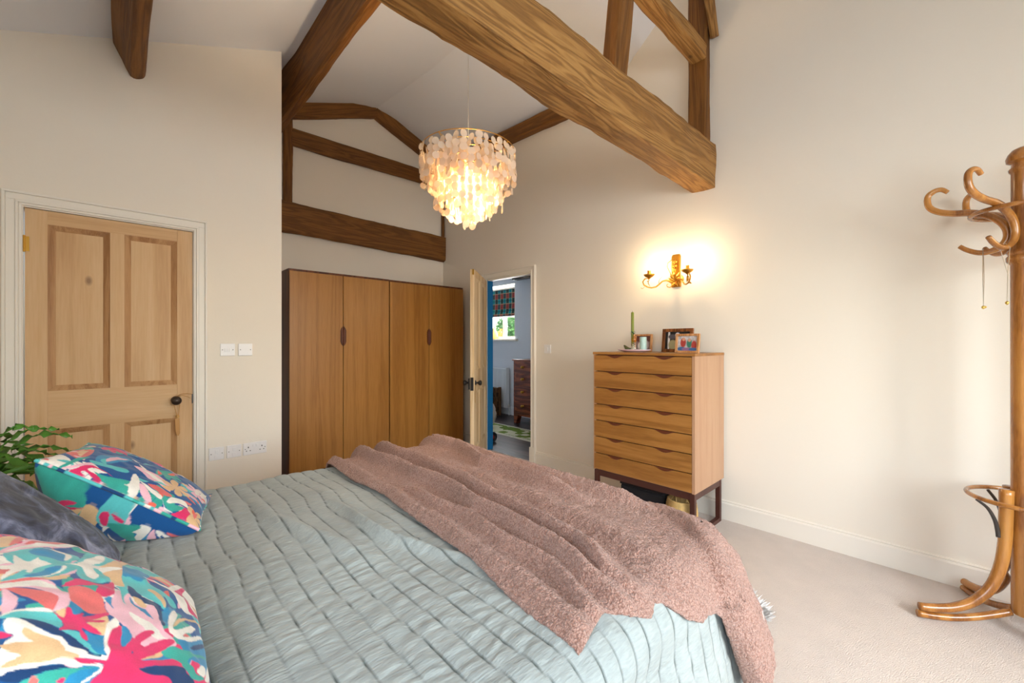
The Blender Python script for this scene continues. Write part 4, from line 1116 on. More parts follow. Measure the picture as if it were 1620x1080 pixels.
# ------------------------------------------------------------------ printed cushions
NAVY = lin(20, 66, 116)[:3]; BLUE = lin(16, 84, 146)[:3]; DEEP = lin(12, 58, 106)[:3]; TEAL = lin(56, 168, 152)[:3]; TURQ = lin(92, 196, 196)[:3]; AQUA = lin(40, 140, 186)[:3]
CORAL = lin(232, 112, 108)[:3]; HOT = lin(224, 48, 104)[:3]; PALE = lin(246, 192, 204)[:3]; CREAM = lin(246, 240, 228)[:3]; SAND = lin(230, 190, 142)[:3]; ORNG = lin(238, 104, 84)[:3]
class Print:
    """paints leaf and petal shapes into the cloth colour of a cushion face"""
    def __init__(self, n, base):
        g = np.linspace(0, 1, n)
        self.U, self.V = np.meshgrid(g, g, indexing='ij'); self.n = n
        self.C = np.zeros((n, n, 3)); self.C[:] = base
        self.wu = 0.012 * vn(self.U * 7, self.V * 7, 3); self.wv = 0.012 * vn(self.U * 7, self.V * 7, 9)
    def put(self, d, col, var=0.10):
        k = np.clip(0.5 - d * self.n * 0.8, 0, 1)[..., None]
        c = np.array(col) * (1 + var * fbm(self.U * 16, self.V * 16, int(self.C.sum()) % 97)[..., None] * 1.6)
        self.C = self.C * (1 - k) + c * k
    def leaf(self, x0, y0, x1, y1, w, col, bend=0.0, sharp=0.8, tip=1.0):
        dx, dy = x1 - x0, y1 - y0; L = math.hypot(dx, dy)
        tx, ty = dx / L, dy / L
        u = self.U + self.wu - x0; v = self.V + self.wv - y0
        t = (u * tx + v * ty) / L; s = -u * ty + v * tx
        s = s - bend * L * 4 * t * (1 - t)
        tt = np.clip(t, 0, 1)
        hw = w * np.sin(PI * tt ** tip) ** sharp
        d = np.abs(s) - hw
        d = np.where((t < 0) | (t > 1), 1.0, d)
        self.put(d, col)
    def fan(self, x, y, a0, a1, n, L, w, col, bend=0.0, lv=0.2):
        for i in range(n):
            a = a0 + (a1 - a0) * (i / max(1, n - 1))
            l = L * (1 - lv * abs(2 * i / max(1, n - 1) - 1))
            self.leaf(x, y, x + l * math.cos(a), y + l * math.sin(a), w, col, bend, 0.55, 1.5)
    def blob(self, x, y, a, b, rot, col):
        u = self.U + self.wu - x; v = self.V + self.wv - y
        p = u * math.cos(rot) + v * math.sin(rot); q = -u * math.sin(rot) + v * math.cos(rot)
        self.put((np.hypot(p / a, q / b) - 1) * min(a, b), col)

def _poly(self, pts, col):
    P = np.array(pts, float); m = len(P)
    out = []
    for i in range(m):
        a, b, c, d = P[(i - 1) % m], P[i], P[(i + 1) % m], P[(i + 2) % m]
        for j in range(4):
            t = j / 4
            out.append(0.5 * ((2 * b) + (-a + c) * t + (2 * a - 5 * b + 4 * c - d) * t * t + (-a + 3 * b - 3 * c + d) * t ** 3))
    Q = np.array(out); n = self.n
    lo = np.floor((Q.min(0) - 0.02) * n).astype(int).clip(0, n - 1); hi = np.ceil((Q.max(0) + 0.02) * n).astype(int).clip(1, n)
    sl = (slice(lo[0], hi[0]), slice(lo[1], hi[1]))
    u = self.U[sl]; v = self.V[sl]
    if u.size == 0: return
    ins = np.zeros(u.shape, bool); dm = np.full(u.shape, 9.0)
    for (x0, y0), (x1, y1) in zip(Q, np.roll(Q, -1, 0)):
        if abs(x1 - x0) + abs(y1 - y0) < 1e-9: continue
        cr = ((y0 > v) != (y1 > v))
        if abs(y1 - y0) > 1e-12: ins ^= cr & (u < (x1 - x0) * (v - y0) / (y1 - y0) + x0)
        t = np.clip(((u - x0) * (x1 - x0) + (v - y0) * (y1 - y0)) / ((x1 - x0) ** 2 + (y1 - y0) ** 2), 0, 1)
        dm = np.minimum(dm, np.hypot(u - x0 - t * (x1 - x0), v - y0 - t * (y1 - y0)))
    k = np.clip(0.5 - np.where(ins, -dm, dm) * n * 0.8, 0, 1)[..., None]
    c = np.array(col) * (1 + 0.14 * fbm(u * 22, v * 22, m)[..., None])
    self.C[sl] = self.C[sl] * (1 - k) + c * k
Print.poly = _poly

def random_print(n, seed, over=()):
    R = random.Random(seed)
    p = Print(n, BLUE)
    cells = [(i, j) for i in range(5) for j in range(5)]; R.shuffle(cells)
    kinds = ['fan', 'leaf', 'flower', 'palm']
    for k, (i, j) in enumerate(cells):
        x, y = (i + 0.5 + R.uniform(-.25, .25)) / 5, (j + 0.5 + R.uniform(-.25, .25)) / 5
        a = R.uniform(0, 2 * PI); col = [TEAL, CORAL, PALE, CREAM, HOT, AQUA, SAND, TURQ, CREAM, PALE, TEAL, HOT][k % 12]
        kd = kinds[k % 4]
        if kd == 'leaf':
            p.leaf(x - .16 * math.cos(a), y - .16 * math.sin(a), x + .16 * math.cos(a), y + .16 * math.sin(a), 0.065, col, 0.1)
            p.leaf(x - .10 * math.cos(a), y - .10 * math.sin(a), x + .12 * math.cos(a), y + .12 * math.sin(a), 0.022, [CREAM, SAND, PALE][k % 3], 0.1)
        elif kd == 'fan':
            p.fan(x, y, a - 0.9, a + 0.9, 5, 0.20, 0.024, col, 0.06)
        elif kd == 'palm':
            p.leaf(x, y, x + .22 * math.cos(a), y + .22 * math.sin(a), 0.022, col)
            for q in range(5):
                t = 0.15 + 0.18 * q; bx, by = x + .22 * t * math.cos(a), y + .22 * t * math.sin(a)
                for s in (-1, 1): p.leaf(bx, by, bx + .10 * math.cos(a + s * 0.8), by + .10 * math.sin(a + s * 0.8), 0.014, col, 0, 0.6, 1.3)
        else:
            for q in range(6):
                b = a + q * PI / 3
                p.leaf(x, y, x + .12 * math.cos(b), y + .12 * math.sin(b), 0.030, col, 0.05, 0.6, 1.5)
            p.blob(x, y, 0.025, 0.025, 0, [SAND, ORNG, CREAM][k % 3])
    for k in range(40):
        x, y, a = R.random(), R.random(), R.uniform(0, 2 * PI)
        p.leaf(x, y, x + .09 * math.cos(a), y + .09 * math.sin(a), 0.016, R.choice([CREAM, TURQ, SAND, PALE, ORNG, AQUA, CORAL]), 0.15, 0.7)
    for k_, pts in over: p.poly(pts, KEY[k_])
    return p.C * 0.88

def cushion(name, corner, e1, e2, s1, s2, thick, mat, label, cols=None, n=150, seed=1, piping=None, back=None, pow_=0.42, cat='cushion'):
    """corner = bottom edge corner nearest the viewer (-y end); e1 up the lean, e2 along the bed's width"""
    e1 = Vector(e1).normalized(); e2 = Vector(e2); e2 = (e2 - e1 * e2.dot(e1)).normalized(); nn = e2.cross(e1)
    if nn.z < 0: nn = -nn
    c = Vector(corner) + e1 * (s1 / 2) + e2 * (s2 / 2)
    g = np.linspace(-1, 1, n)
    # finer towards the edges
    g = np.sin(g * PI / 2) * 0.35 + g * 0.65
    A, B = np.meshgrid(g, g, indexing='ij')       # A along e2, B along e1
    pin = 0.07
    a = A * (s2 / 2) * (1 - pin * (1 - B ** 2) * np.abs(A) ** 3); b = B * (s1 / 2) * (1 - pin * (1 - A ** 2) * np.abs(B) ** 3)
    h = (np.clip((1 - A ** 2) * (1 - B ** 2), 0, 1)) ** pow_ * thick / 2
    wr = 0.006 * vn(A * 5 + seed, B * 5, seed) + 0.004 * vn(A * 11, B * 11 + seed, seed + 3)
    E1, E2, NN, Cc = (np.array(v) for v in (e1, e2, nn, c))
    out = []
    root = empty(name, (c.x, c.y, c.z - thick / 2), label, cat)
    for side in (1, -1):
        hh = h * side * ((back / thick) if (back and side < 0) else 1.0) + wr * (h / (thick / 2)) * 1.0
        P = Cc + a[..., None] * E2 + b[..., None] * E1 + hh[..., None] * NN
        if side < 0 and back: P[..., 2] = np.maximum(P[..., 2], 0.655)      # settles on the quilt
        mb = MB().grid(P)
        o = mb.build('front_panel' if side > 0 else 'back_panel', mat, root, smooth=True)
        if cols is not None: 
            cc = cols[0] if side > 0 else cols[1]
            # sample the square print at the warped grid
            iu = np.clip(((g + 1) / 2 * (cc.shape[0] - 1)).round().astype(int), 0, cc.shape[0] - 1)
            set_cols(o, cc[np.ix_(iu, iu)].reshape(-1, 3))
        out.append(P)
    if piping:
        q = out[0]; 
        path = [q[i, 0] for i in range(0, n, 3)] + [q[-1, i] for i in range(0, n, 3)] + [q[i, -1] for i in range(n - 1, 0, -3)] + [q[0, i] for i in range(n - 1, 0, -3)]
        o = MB().tube([tuple(p) for p in path] + [tuple(path[0])], 0.0048, 7).build('piping', M['print'], root, smooth=True)
        m_ = len(o.data.vertices) // 7
        pal = [TEAL, TURQ, CREAM, TURQ, PALE, TEAL, NAVY, TURQ]
        cc = np.repeat(np.array([pal[int(i / 8 + 2 * math.sin(i * .13)) % 8] for i in range(m_)]), 7, axis=0)
        set_cols(o, cc)
    return root
KEY = {'N': NAVY, 'T': TEAL, 'Q': TURQ, 'A': AQUA, 'C': CORAL, 'H': HOT, 'P': PALE, 'W': CREAM, 'S': SAND, 'O': ORNG, 'D': DEEP}
PRINT_NEAR = [
    ('S', [(.756,.808),(.775,.765),(.669,.765),(.632,.796)]),
    ('C', [(.773,.765),(.832,.728),(.694,.756),(.655,.775)]),
    ('P', [(.561,.786),(.613,.784),(.712,.743),(.854,.715),(.846,.646),(.838,.58),(.836,.561),(.726,.63),(.658,.697),(.602,.756)]),
    ('W', [(.595,.777),(.681,.728),(.786,.649),(.836,.561),(.739,.628),(.674,.697),(.63,.743)]),
    ('C', [(.69,.739),(.85,.667),(.842,.637),(.842,.595),(.75,.672)]),
    ('Q', [(.559,.775),(.595,.747),(.651,.688),(.681,.628),(.655,.59),(.616,.576),(.559,.602),(.52,.58),(.475,.597),(.427,.635),(.396,.69),(.368,.732),(.358,.745),(.37,.747),(.41,.726),(.453,.717),(.489,.737),(.511,.76)]),
    ('A', [(.62,.719),(.665,.669),(.662,.632),(.606,.616),(.566,.62),(.583,.662),(.587,.706)]),
    ('A', [(.408,.703),(.448,.672),(.492,.653),(.508,.623),(.489,.623),(.439,.644),(.408,.678)]),
    ('W', [(.651,.688),(.681,.644),(.678,.616),(.628,.602),(.58,.611),(.583,.618),(.63,.618),(.662,.632),(.662,.66)]),
    ('W', [(.398,.69),(.422,.651),(.47,.618),(.504,.609),(.52,.613),(.511,.623),(.482,.623),(.446,.639),(.415,.665)]),
    ('W', [(.547,.752),(.556,.743),(.525,.708),(.571,.688),(.552,.683),(.525,.649),(.492,.678),(.439,.692),(.439,.701),(.456,.703),(.42,.728),(.37,.743),(.37,.747),(.387,.752),(.441,.739),(.432,.763),(.465,.769),(.477,.745),(.496,.739)]),
    ('Q', [(.616,.576),(.75,.549),(.828,.504),(.828,.47),(.826,.441),(.564,.453),(.489,.475),(.448,.518),(.441,.559),(.477,.576),(.513,.58),(.54,.599),(.573,.59)]),
    ('W', [(.542,.613),(.571,.58),(.646,.552),(.73,.508),(.697,.496),(.639,.506),(.592,.535),(.62,.482),(.564,.468),(.537,.484),(.571,.511),(.561,.532),(.528,.513),(.492,.513),(.472,.525),(.48,.542),(.532,.564),(.549,.583)]),
    ('P', [(.83,.583),(.834,.542),(.83,.472),(.832,.424),(.832,.413),(.798,.456),(.828,.504),(.752,.561)]),
    ('H', [(.828,.571),(.834,.518),(.832,.472),(.828,.417),(.796,.432),(.834,.47),(.796,.532)]),
    ('P', [(.351,.743),(.391,.706),(.405,.665),(.391,.63),(.349,.602),(.342,.58),(.308,.568),(.27,.571),(.25,.59),(.24,.62),(.272,.611),(.288,.602),(.331,.649),(.335,.692),(.315,.734)]),
    ('C', [(.351,.743),(.387,.708),(.405,.672),(.403,.642),(.394,.665),(.372,.701),(.347,.743)]),
    ('W', [(.34,.741),(.372,.701),(.391,.662),(.382,.635),(.356,.609),(.354,.653),(.34,.694),(.317,.734)]),
    ('C', [(.312,.734),(.331,.692),(.326,.642),(.315,.609),(.29,.599),(.25,.597),(.248,.609),(.266,.635),(.285,.674),(.306,.715)]),
    ('P', [(.308,.732),(.303,.715),(.281,.694),(.253,.683),(.227,.683),(.206,.694),(.202,.701)]),
    ('H', [(.375,.604),(.417,.585),(.439,.568),(.436,.537),(.453,.496),(.477,.475),(.508,.456),(.424,.451),(.384,.465),(.368,.487),(.377,.511),(.42,.508),(.396,.554),(.384,.58)]),
    ('C', [(.375,.585),(.389,.561),(.387,.525),(.37,.489),(.34,.475),(.299,.46),(.288,.465),(.281,.504),(.29,.535),(.301,.566),(.335,.578)]),
    ('A', [(.301,.568),(.294,.544),(.285,.525),(.266,.528),(.253,.547),(.277,.564)]),
    ('S', [(.606,.506),(.674,.475),(.834,.401),(.83,.384),(.681,.429),(.623,.439),(.595,.506)]),
    ('W', [(.595,.506),(.618,.477),(.625,.434),(.583,.47),(.566,.506)]),
    ('S', [(.556,.496),(.611,.439),(.559,.436),(.496,.42),(.487,.448),(.508,.465),(.53,.48)]),
    ('Q', [(.676,.429),(.765,.389),(.834,.317),(.842,.248),(.844,.223),(.854,.164),(.848,.174),(.779,.25),(.703,.315),(.644,.361),(.585,.326),(.552,.268),(.535,.223),(.506,.208),(.487,.24),(.511,.277),(.463,.268),(.427,.272),(.451,.312),(.463,.365),(.499,.387),(.504,.41),(.439,.408),(.37,.41),(.405,.427),(.46,.432),(.48,.448),(.494,.422),(.559,.436),(.618,.436)]),
    ('A', [(.667,.432),(.678,.398),(.717,.342),(.688,.317),(.568,.365),(.571,.408),(.568,.434)]),
    ('S', [(.834,.292),(.842,.257),(.844,.223),(.844,.229),(.834,.272)]),
    ('S', [(.513,.34),(.528,.317),(.499,.283),(.47,.27),(.436,.272),(.477,.301)]),
    ('D', [(.504,.41),(.499,.387),(.456,.356),(.446,.306),(.413,.279),(.322,.27),(.315,.281),(.377,.301),(.408,.324),(.427,.365),(.453,.401)]),
    ('P', [(.347,.472),(.38,.458),(.42,.453),(.458,.434),(.408,.424),(.37,.41),(.424,.415),(.46,.401),(.415,.384),(.405,.354),(.413,.317),(.382,.294),(.342,.29),(.29,.27),(.272,.24),(.246,.223),(.225,.237),(.192,.308),(.218,.37),(.253,.403),(.274,.429),(.292,.453)]),
    ('A', [(.436,.396),(.396,.375),(.375,.338),(.335,.315),(.338,.324),(.368,.363),(.398,.389)]),
    ('S', [(.444,.387),(.434,.356),(.398,.338),(.391,.354),(.422,.38)]),
    ('A', [(.363,.48),(.382,.46),(.358,.456),(.328,.444),(.345,.46)]),
    ('A', [(.427,.272),(.492,.212),(.436,.235),(.375,.255),(.322,.259),(.333,.272)]),
    ('W', [(.611,.358),(.635,.297),(.669,.237),(.758,.198),(.859,.139),(.867,.104),(.87,.09),(.872,.047),(.752,.042),(.625,.047),(.69,.045),(.674,.103),(.708,.143),(.685,.156),(.655,.096),(.616,.047),(.618,.047),(.518,.15),(.547,.2),(.609,.235),(.62,.292)]),
    ('H', [(.665,.21),(.865,.103),(.872,.074),(.861,.042),(.872,.079),(.697,.154),(.618,.104),(.616,.047),(.576,.047),(.587,.047),(.554,.135),(.651,.162),(.669,.184)]),
    ('W', [(.844,.225),(.852,.178),(.867,.094),(.876,.066),(.861,.128),(.85,.182)]),
    ('W', [(.855,.156),(.865,.113),(.867,.104),(.859,.137)]),
    ('W', [(.865,.108),(.872,.072),(.872,.047),(.872,.082)]),
    ('W', [(.308,.259),(.375,.255),(.434,.24),(.472,.221),(.439,.216),(.382,.227),(.333,.24),(.315,.233),(.338,.206),(.41,.154),(.446,.11),(.384,.139),(.326,.188),(.301,.196),(.333,.162),(.432,.074),(.441,.045),(.331,.137),(.285,.182),(.274,.218),(.285,.242)]),
    ('S', [(.328,.24),(.387,.221),(.451,.174),(.504,.115),(.554,.047),(.53,.047),(.484,.119),(.434,.174),(.38,.208),(.342,.227)]),
    ('W', [(.335,.391),(.322,.349),(.292,.301),(.263,.272),(.261,.257),(.242,.301),(.285,.354),(.315,.387)]),
    ('A', [(.272,.216),(.301,.164),(.429,.059),(.42,.045),(.333,.039),(.248,.062),(.229,.103),(.214,.154),(.244,.204)]),
    ('D', [(.272,.16),(.317,.13),(.415,.044),(.394,.044),(.308,.113)]),
    ('W', [(.202,.701),(.221,.685),(.242,.653),(.253,.618),(.244,.595),(.24,.62),(.223,.655),(.188,.697)]),
    ('Q', [(.196,.699),(.223,.672),(.237,.637),(.242,.597),(.229,.573),(.21,.559),(.19,.564),(.198,.585),(.208,.625),(.198,.658),(.186,.697)]),
    ('D', [(.198,.66),(.206,.63),(.202,.599),(.184,.564),(.176,.542),(.164,.516),(.139,.482),(.122,.463),(.124,.429),(.115,.453),(.12,.477),(.131,.511),(.148,.532),(.166,.573),(.182,.616)]),
    ('Q', [(.182,.556),(.19,.53),(.188,.511),(.17,.499),(.154,.477),(.131,.46),(.126,.429),(.122,.458),(.139,.482),(.164,.516)]),
    ('A', [(.198,.501),(.192,.475),(.196,.446),(.158,.441),(.126,.427),(.126,.451),(.141,.468),(.162,.482)]),
    ('S', [(.25,.59),(.263,.576),(.263,.566),(.235,.564),(.24,.583)]),
    ('S', [(.227,.504),(.272,.475),(.274,.456),(.244,.446),(.2,.446),(.198,.468),(.206,.489)]),
    ('H', [(.246,.595),(.235,.566),(.268,.571),(.272,.559),(.253,.544),(.272,.52),(.257,.52),(.27,.501),(.299,.458),(.281,.456),(.248,.494),(.255,.463),(.242,.465),(.229,.506),(.21,.47),(.198,.458),(.198,.487),(.206,.511),(.176,.487),(.164,.487),(.172,.501),(.194,.516),(.19,.54),(.182,.564),(.202,.556),(.221,.564)]),
    ('A', [(.182,.694),(.178,.688),(.154,.672),(.146,.66),(.146,.681)]),
    ('W', [(.182,.69),(.194,.676),(.194,.646),(.178,.609),(.164,.576),(.16,.547),(.135,.52),(.13,.487),(.117,.465),(.12,.413),(.115,.413),(.101,.489),(.094,.487),(.099,.432),(.092,.42),(.074,.424),(.048,.446),(.047,.453),(.089,.427),(.087,.458),(.077,.489),(.08,.511),(.079,.537),(.066,.571),(.059,.597),(.051,.62),(.042,.628),(.103,.662),(.145,.651),(.15,.669),(.164,.681)]),
    ('S', [(.164,.642),(.172,.635),(.16,.602),(.15,.556),(.133,.537),(.119,.525),(.111,.494),(.097,.492),(.097,.53),(.085,.547),(.075,.592),(.064,.613),(.056,.632),(.061,.637),(.075,.628),(.092,.613),(.097,.644),(.106,.665),(.111,.667),(.126,.637),(.133,.606),(.146,.625)]),
    ('D', [(.042,.628),(.058,.604),(.066,.571),(.075,.54),(.08,.518),(.074,.492),(.085,.448),(.07,.494),(.061,.537),(.048,.564),(.035,.587),(.035,.623)]),
    ('T', [(.036,.58),(.053,.554),(.066,.523),(.074,.487),(.089,.427),(.064,.463),(.047,.48),(.03,.484),(.022,.583)]),
    ('A', [(.045,.492),(.061,.484),(.077,.463),(.087,.427),(.067,.439),(.048,.453),(.029,.465),(.027,.487)]),
    ('C', [(.036,.564),(.047,.566),(.047,.556),(.036,.544),(.03,.549)]),
    ('H', [(.042,.508),(.051,.499),(.047,.494),(.038,.496)]),
    ('H', [(.15,.683),(.148,.665),(.145,.653),(.137,.662),(.131,.676)]),
    ('W', [(.279,.434),(.25,.415),(.223,.432),(.176,.429),(.13,.417),(.113,.42),(.11,.432),(.122,.436),(.124,.424),(.152,.439),(.227,.451),(.25,.448)]),
    ('A', [(.246,.408),(.253,.396),(.231,.375),(.214,.37),(.182,.377),(.172,.387),(.182,.396)]),
    ('A', [(.143,.326),(.18,.268),(.196,.259),(.182,.231),(.154,.277)]),
    ('S', [(.145,.326),(.17,.299),(.204,.268),(.192,.261),(.17,.281)]),
    ('D', [(.108,.324),(.119,.306),(.17,.19),(.154,.168),(.141,.137),(.11,.13),(.079,.21),(.108,.229),(.099,.281)]),
    ('T', [(.204,.268),(.229,.237),(.233,.204),(.263,.139),(.319,.061),(.326,.039),(.214,.166),(.19,.143),(.172,.126),(.178,.089),(.154,.111),(.143,.146),(.16,.166),(.174,.188),(.182,.221),(.184,.248)]),
    ('W', [(.184,.126),(.231,.099),(.235,.075),(.19,.085),(.178,.101)]),
    ('W', [(.237,.066),(.292,.038),(.202,.051),(.172,.085)]),
    ('H', [(.099,.499),(.101,.484),(.11,.432),(.115,.417),(.143,.422),(.172,.432),(.223,.432),(.246,.41),(.182,.396),(.17,.387),(.196,.372),(.218,.363),(.253,.342),(.27,.319),(.266,.303),(.237,.319),(.188,.349),(.15,.361),(.18,.338),(.225,.299),(.257,.257),(.259,.231),(.235,.237),(.182,.292),(.146,.331),(.148,.308),(.18,.231),(.18,.19),(.154,.227),(.122,.306),(.108,.324),(.099,.285),(.11,.244),(.104,.223),(.082,.214),(.059,.27),(.032,.41),(.05,.432),(.077,.42),(.092,.42),(.101,.429),(.089,.47),(.092,.487)]),
]
PRINT_FAR_TOP = [
    ('P', [(.0,.911),(.0,.832),(.001,.804),(.003,.752),(.001,.701),(.007,.635),(.0,.655),(.0,.699),(.0,.739),(.0,.767),(.0,.788),(.0,.854),(.0,.896)]),
    ('W', [(.0,.865),(.0,.824),(.0,.767),(.0,.703),(.0,.741),(.0,.814)]),
    ('H', [(.003,.836),(.023,.82),(.089,.782),(.082,.712),(.059,.635),(.074,.708),(.069,.756),(.038,.767),(.026,.712),(.007,.662),(.001,.683),(.007,.719),(.023,.773),(.011,.784),(.001,.745),(.001,.763),(.001,.802)]),
    ('T', [(.001,.89),(.039,.881),(.148,.872),(.202,.828),(.096,.85),(.02,.863),(.0,.876)]),
    ('P', [(.001,.876),(.032,.846),(.117,.794),(.145,.739),(.066,.802),(.016,.834)]),
    ('Q', [(.15,.808),(.176,.734),(.2,.611),(.156,.595),(.131,.699),(.115,.777)]),
    ('T', [(.041,.737),(.036,.688),(.058,.613),(.082,.549),(.082,.496),(.053,.444),(.016,.456),(.0,.482),(.0,.532),(.001,.611),(.008,.662)]),
    ('W', [(.0,.699),(.0,.674),(.0,.681),(.0,.676),(.0,.685),(.0,.712),(.0,.715)]),
    ('W', [(.0,.674),(.0,.651),(.0,.632),(.0,.613),(.0,.642),(.0,.658)]),
    ('W', [(.0,.646),(.0,.616),(.0,.585),(.0,.556),(.0,.573),(.0,.613)]),
    ('A', [(.0,.602),(.0,.571),(.0,.552),(.0,.547),(.0,.566),(.0,.587)]),
    ('W', [(.0,.508),(.0,.52),(.0,.506),(.0,.47),(.0,.46)]),
    ('W', [(.036,.552),(.058,.532),(.172,.559),(.198,.54),(.12,.494),(.039,.46),(.003,.451),(.0,.47),(.007,.504),(.032,.523)]),
    ('P', [(.103,.487),(.09,.446),(.02,.365),(.004,.351),(.005,.394),(.035,.451)]),
    ('W', [(.131,.499),(.103,.41),(.079,.333),(.047,.317),(.044,.34),(.072,.415)]),
    ('S', [(.0,.432),(.0,.448),(.005,.451),(.001,.413),(.0,.375),(.0,.38)]),
    ('O', [(.0,.38),(.0,.368),(.009,.349),(.008,.324),(.0,.312),(.0,.324),(.0,.322),(.0,.324),(.0,.349),(.0,.358)]),
    ('P', [(.0,.34),(.0,.303),(.008,.281),(.005,.259),(.0,.255),(.0,.29)]),
    ('C', [(.131,.446),(.162,.396),(.154,.306),(.135,.272),(.092,.308),(.101,.372)]),
    ('W', [(.05,.281),(.126,.27),(.164,.184),(.117,.141),(.09,.216),(.047,.261)]),
    ('T', [(.061,.319),(.047,.261),(.09,.16),(.042,.176),(.008,.221),(.025,.285)]),
    ('W', [(.047,.31),(.013,.27),(.008,.208),(.004,.227),(.007,.268)]),
    ('H', [(.0,.277),(.0,.212),(.036,.172),(.096,.156),(.074,.111),(.025,.077),(.0,.084),(.0,.122),(.0,.184),(.0,.182),(.0,.231)]),
    ('O', [(.0,.266),(.0,.198),(.0,.198),(.0,.229)]),
    ('A', [(.0,.166),(.001,.148),(.003,.111),(.0,.119),(.0,.158)]),
    ('S', [(.015,.111),(.069,.094),(.022,.039),(.0,.047),(.0,.087)]),
    ('O', [(.0,.184),(.0,.137),(.0,.087),(.0,.094),(.0,.133)]),
    ('P', [(.0,.094),(.0,.059),(.004,.015),(.0,.0),(.0,.023)]),
    ('W', [(.0,.027),(.0,.004),(.0,.0)]),
]
PRINT_FAR_SIDE = [
    ('T', [(.0,.97),(.10,.92),(.13,.72),(.06,.60),(0,.70)]), ('D', [(.03,.96),(.14,.95),(.18,.78),(.10,.84)]), ('W', [(.12,.95),(.22,.90),(.20,.80),(.15,.86)]),
    ('H', [(.09,.84),(.17,.80),(.22,.64),(.13,.62)]), ('C', [(.16,.78),(.24,.76),(.25,.62),(.19,.66)]), ('S', [(.02,.64),(.10,.60),(.12,.52),(.03,.54)]),
    ('A', [(.10,.58),(.20,.60),(.22,.46),(.12,.44)]), ('P', [(.18,.62),(.28,.62),(.26,.50),(.20,.50)]), ('Q', [(.0,.56),(.06,.52),(.05,.40),(0,.42)]), ('W', [(.10,.74),(.13,.76),(.16,.62),(.12,.64)]),
    ('A', [(.05,.30),(.14,.32),(.16,.20),(.06,.18)]), ('O', [(.08,.16),(.15,.18),(.14,.06),(.07,.06)]),
    ('T', [(.143,.885),(.077,.822),(.041,.743),(.019,.692),(.019,.651),(.042,.728),(.085,.784)]),
    ('H', [(.075,.767),(.039,.752),(.026,.683),(.059,.728),(.03,.639),(.066,.701)]),
    ('S', [(.075,.701),(.033,.644),(.072,.644),(.096,.676)]),
    ('H', [(.029,.542),(.016,.528),(.019,.499),(.053,.468),(.062,.492)]),
    ('H', [(.016,.494),(.015,.46),(.023,.403),(.03,.413),(.025,.458)]),
    ('T', [(.047,.472),(.033,.424),(.022,.303),(.056,.31),(.097,.272),(.122,.308),(.08,.396),(.062,.448)]),
    ('W', [(.05,.324),(.027,.301),(.019,.315),(.015,.29),(.019,.246),(.05,.244),(.101,.257),(.084,.288),(.053,.297)]),
    ('P', [(.085,.223),(.033,.237),(.02,.223),(.064,.172),(.067,.18),(.08,.212)]),
    ('W', [(.02,.216),(.02,.18),(.035,.126),(.047,.117),(.051,.133),(.053,.162),(.032,.168),(.051,.135),(.054,.143),(.038,.184)]),
    ('C', [(.018,.154),(.027,.084),(.033,.054),(.039,.087),(.03,.13)]),
    ('A', [(.066,.176),(.05,.13),(.045,.113),(.035,.064),(.042,.099),(.067,.18)]),
    ('W', [(.101,.436),(.154,.38),(.17,.356),(.18,.384)]),
    ('S', [(.11,.27),(.099,.253),(.089,.231)]),
    ('W', [(.042,.099),(.033,.048),(.033,.033),(.036,.074)]),
]
pa = random_print(340, 3, PRINT_NEAR)
cushion('cushion', (0.105, 0.73, 0.662), (-0.80, 0.02, 0.60), (0.03, 1, 0.0), 0.46, 0.46, 0.17, M['print'],
        'brightly printed leaf pattern cushion nearest the viewer, in front of the slate velvet cushion', (pa, pa), n=340, seed=4, piping=True)
cushion('cushion', (0.181, 1.624, 0.668), (-0.345, 0.10, 0.262), (-0.02, 1, 0.08), 0.45, 0.41, 0.12, M['print'],
        'brightly printed leaf pattern cushion with piped edge furthest from the viewer, under the fern', (random_print(300, 11, PRINT_FAR_TOP), random_print(300, 14, PRINT_FAR_SIDE)), n=280, seed=9, piping=True, back=0.34)
cushion('cushion', (0.0, 1.175, 0.664), (-0.225, 0, 0.27), (0, 1, 0), 0.42, 0.425, 0.10, M['velvet'],
        'crushed slate grey velvet cushion lying between the two printed cushions', None, n=70, seed=14)

# ------------------------------------------------------------------ fern on the bedside table (its pot is out of the picture)
bt = empty('bedside_table', (-0.47, 2.58, 0), 'small wooden bedside table beyond the bed head carrying the potted fern', 'table')
MB().box(-0.68, -0.28, 2.38, 2.78, 0.50, 0.53).build('table_top', M['bed_wood'], bt, bevel=0.004)
for x in (-0.66, -0.335):
    for y in (2.40, 2.725): MB().box(x, x + 0.035, y, y + 0.035, 0, 0.50).build('leg', M['bed_wood'], bt)
MB().box(-0.64, -0.32, 2.42, 2.74, 0.38, 0.50).build('drawer', M['bed_wood'], bt, bevel=0.003)
fp = empty('potted_fern', (-0.47, 2.56, 0.53), 'potted fern with wavy edged green fronds beside the bed head', 'plant')
FC = Vector((-0.47, 2.56, 0.53))
MB().lathe([(0.06, 0), (0.085, 0.13), (0.092, 0.13), (0.092, 0.15), (0.08, 0.15), (0.078, 0.12), (0, 0.12)], FC, 28).build('pot', M['terracotta'], fp, smooth=True, sharp=35)
MB().lathe([(0.079, 0.12), (0.04, 0.132), (0, 0.135)], FC, 20).build('soil', M['soil'], fp)
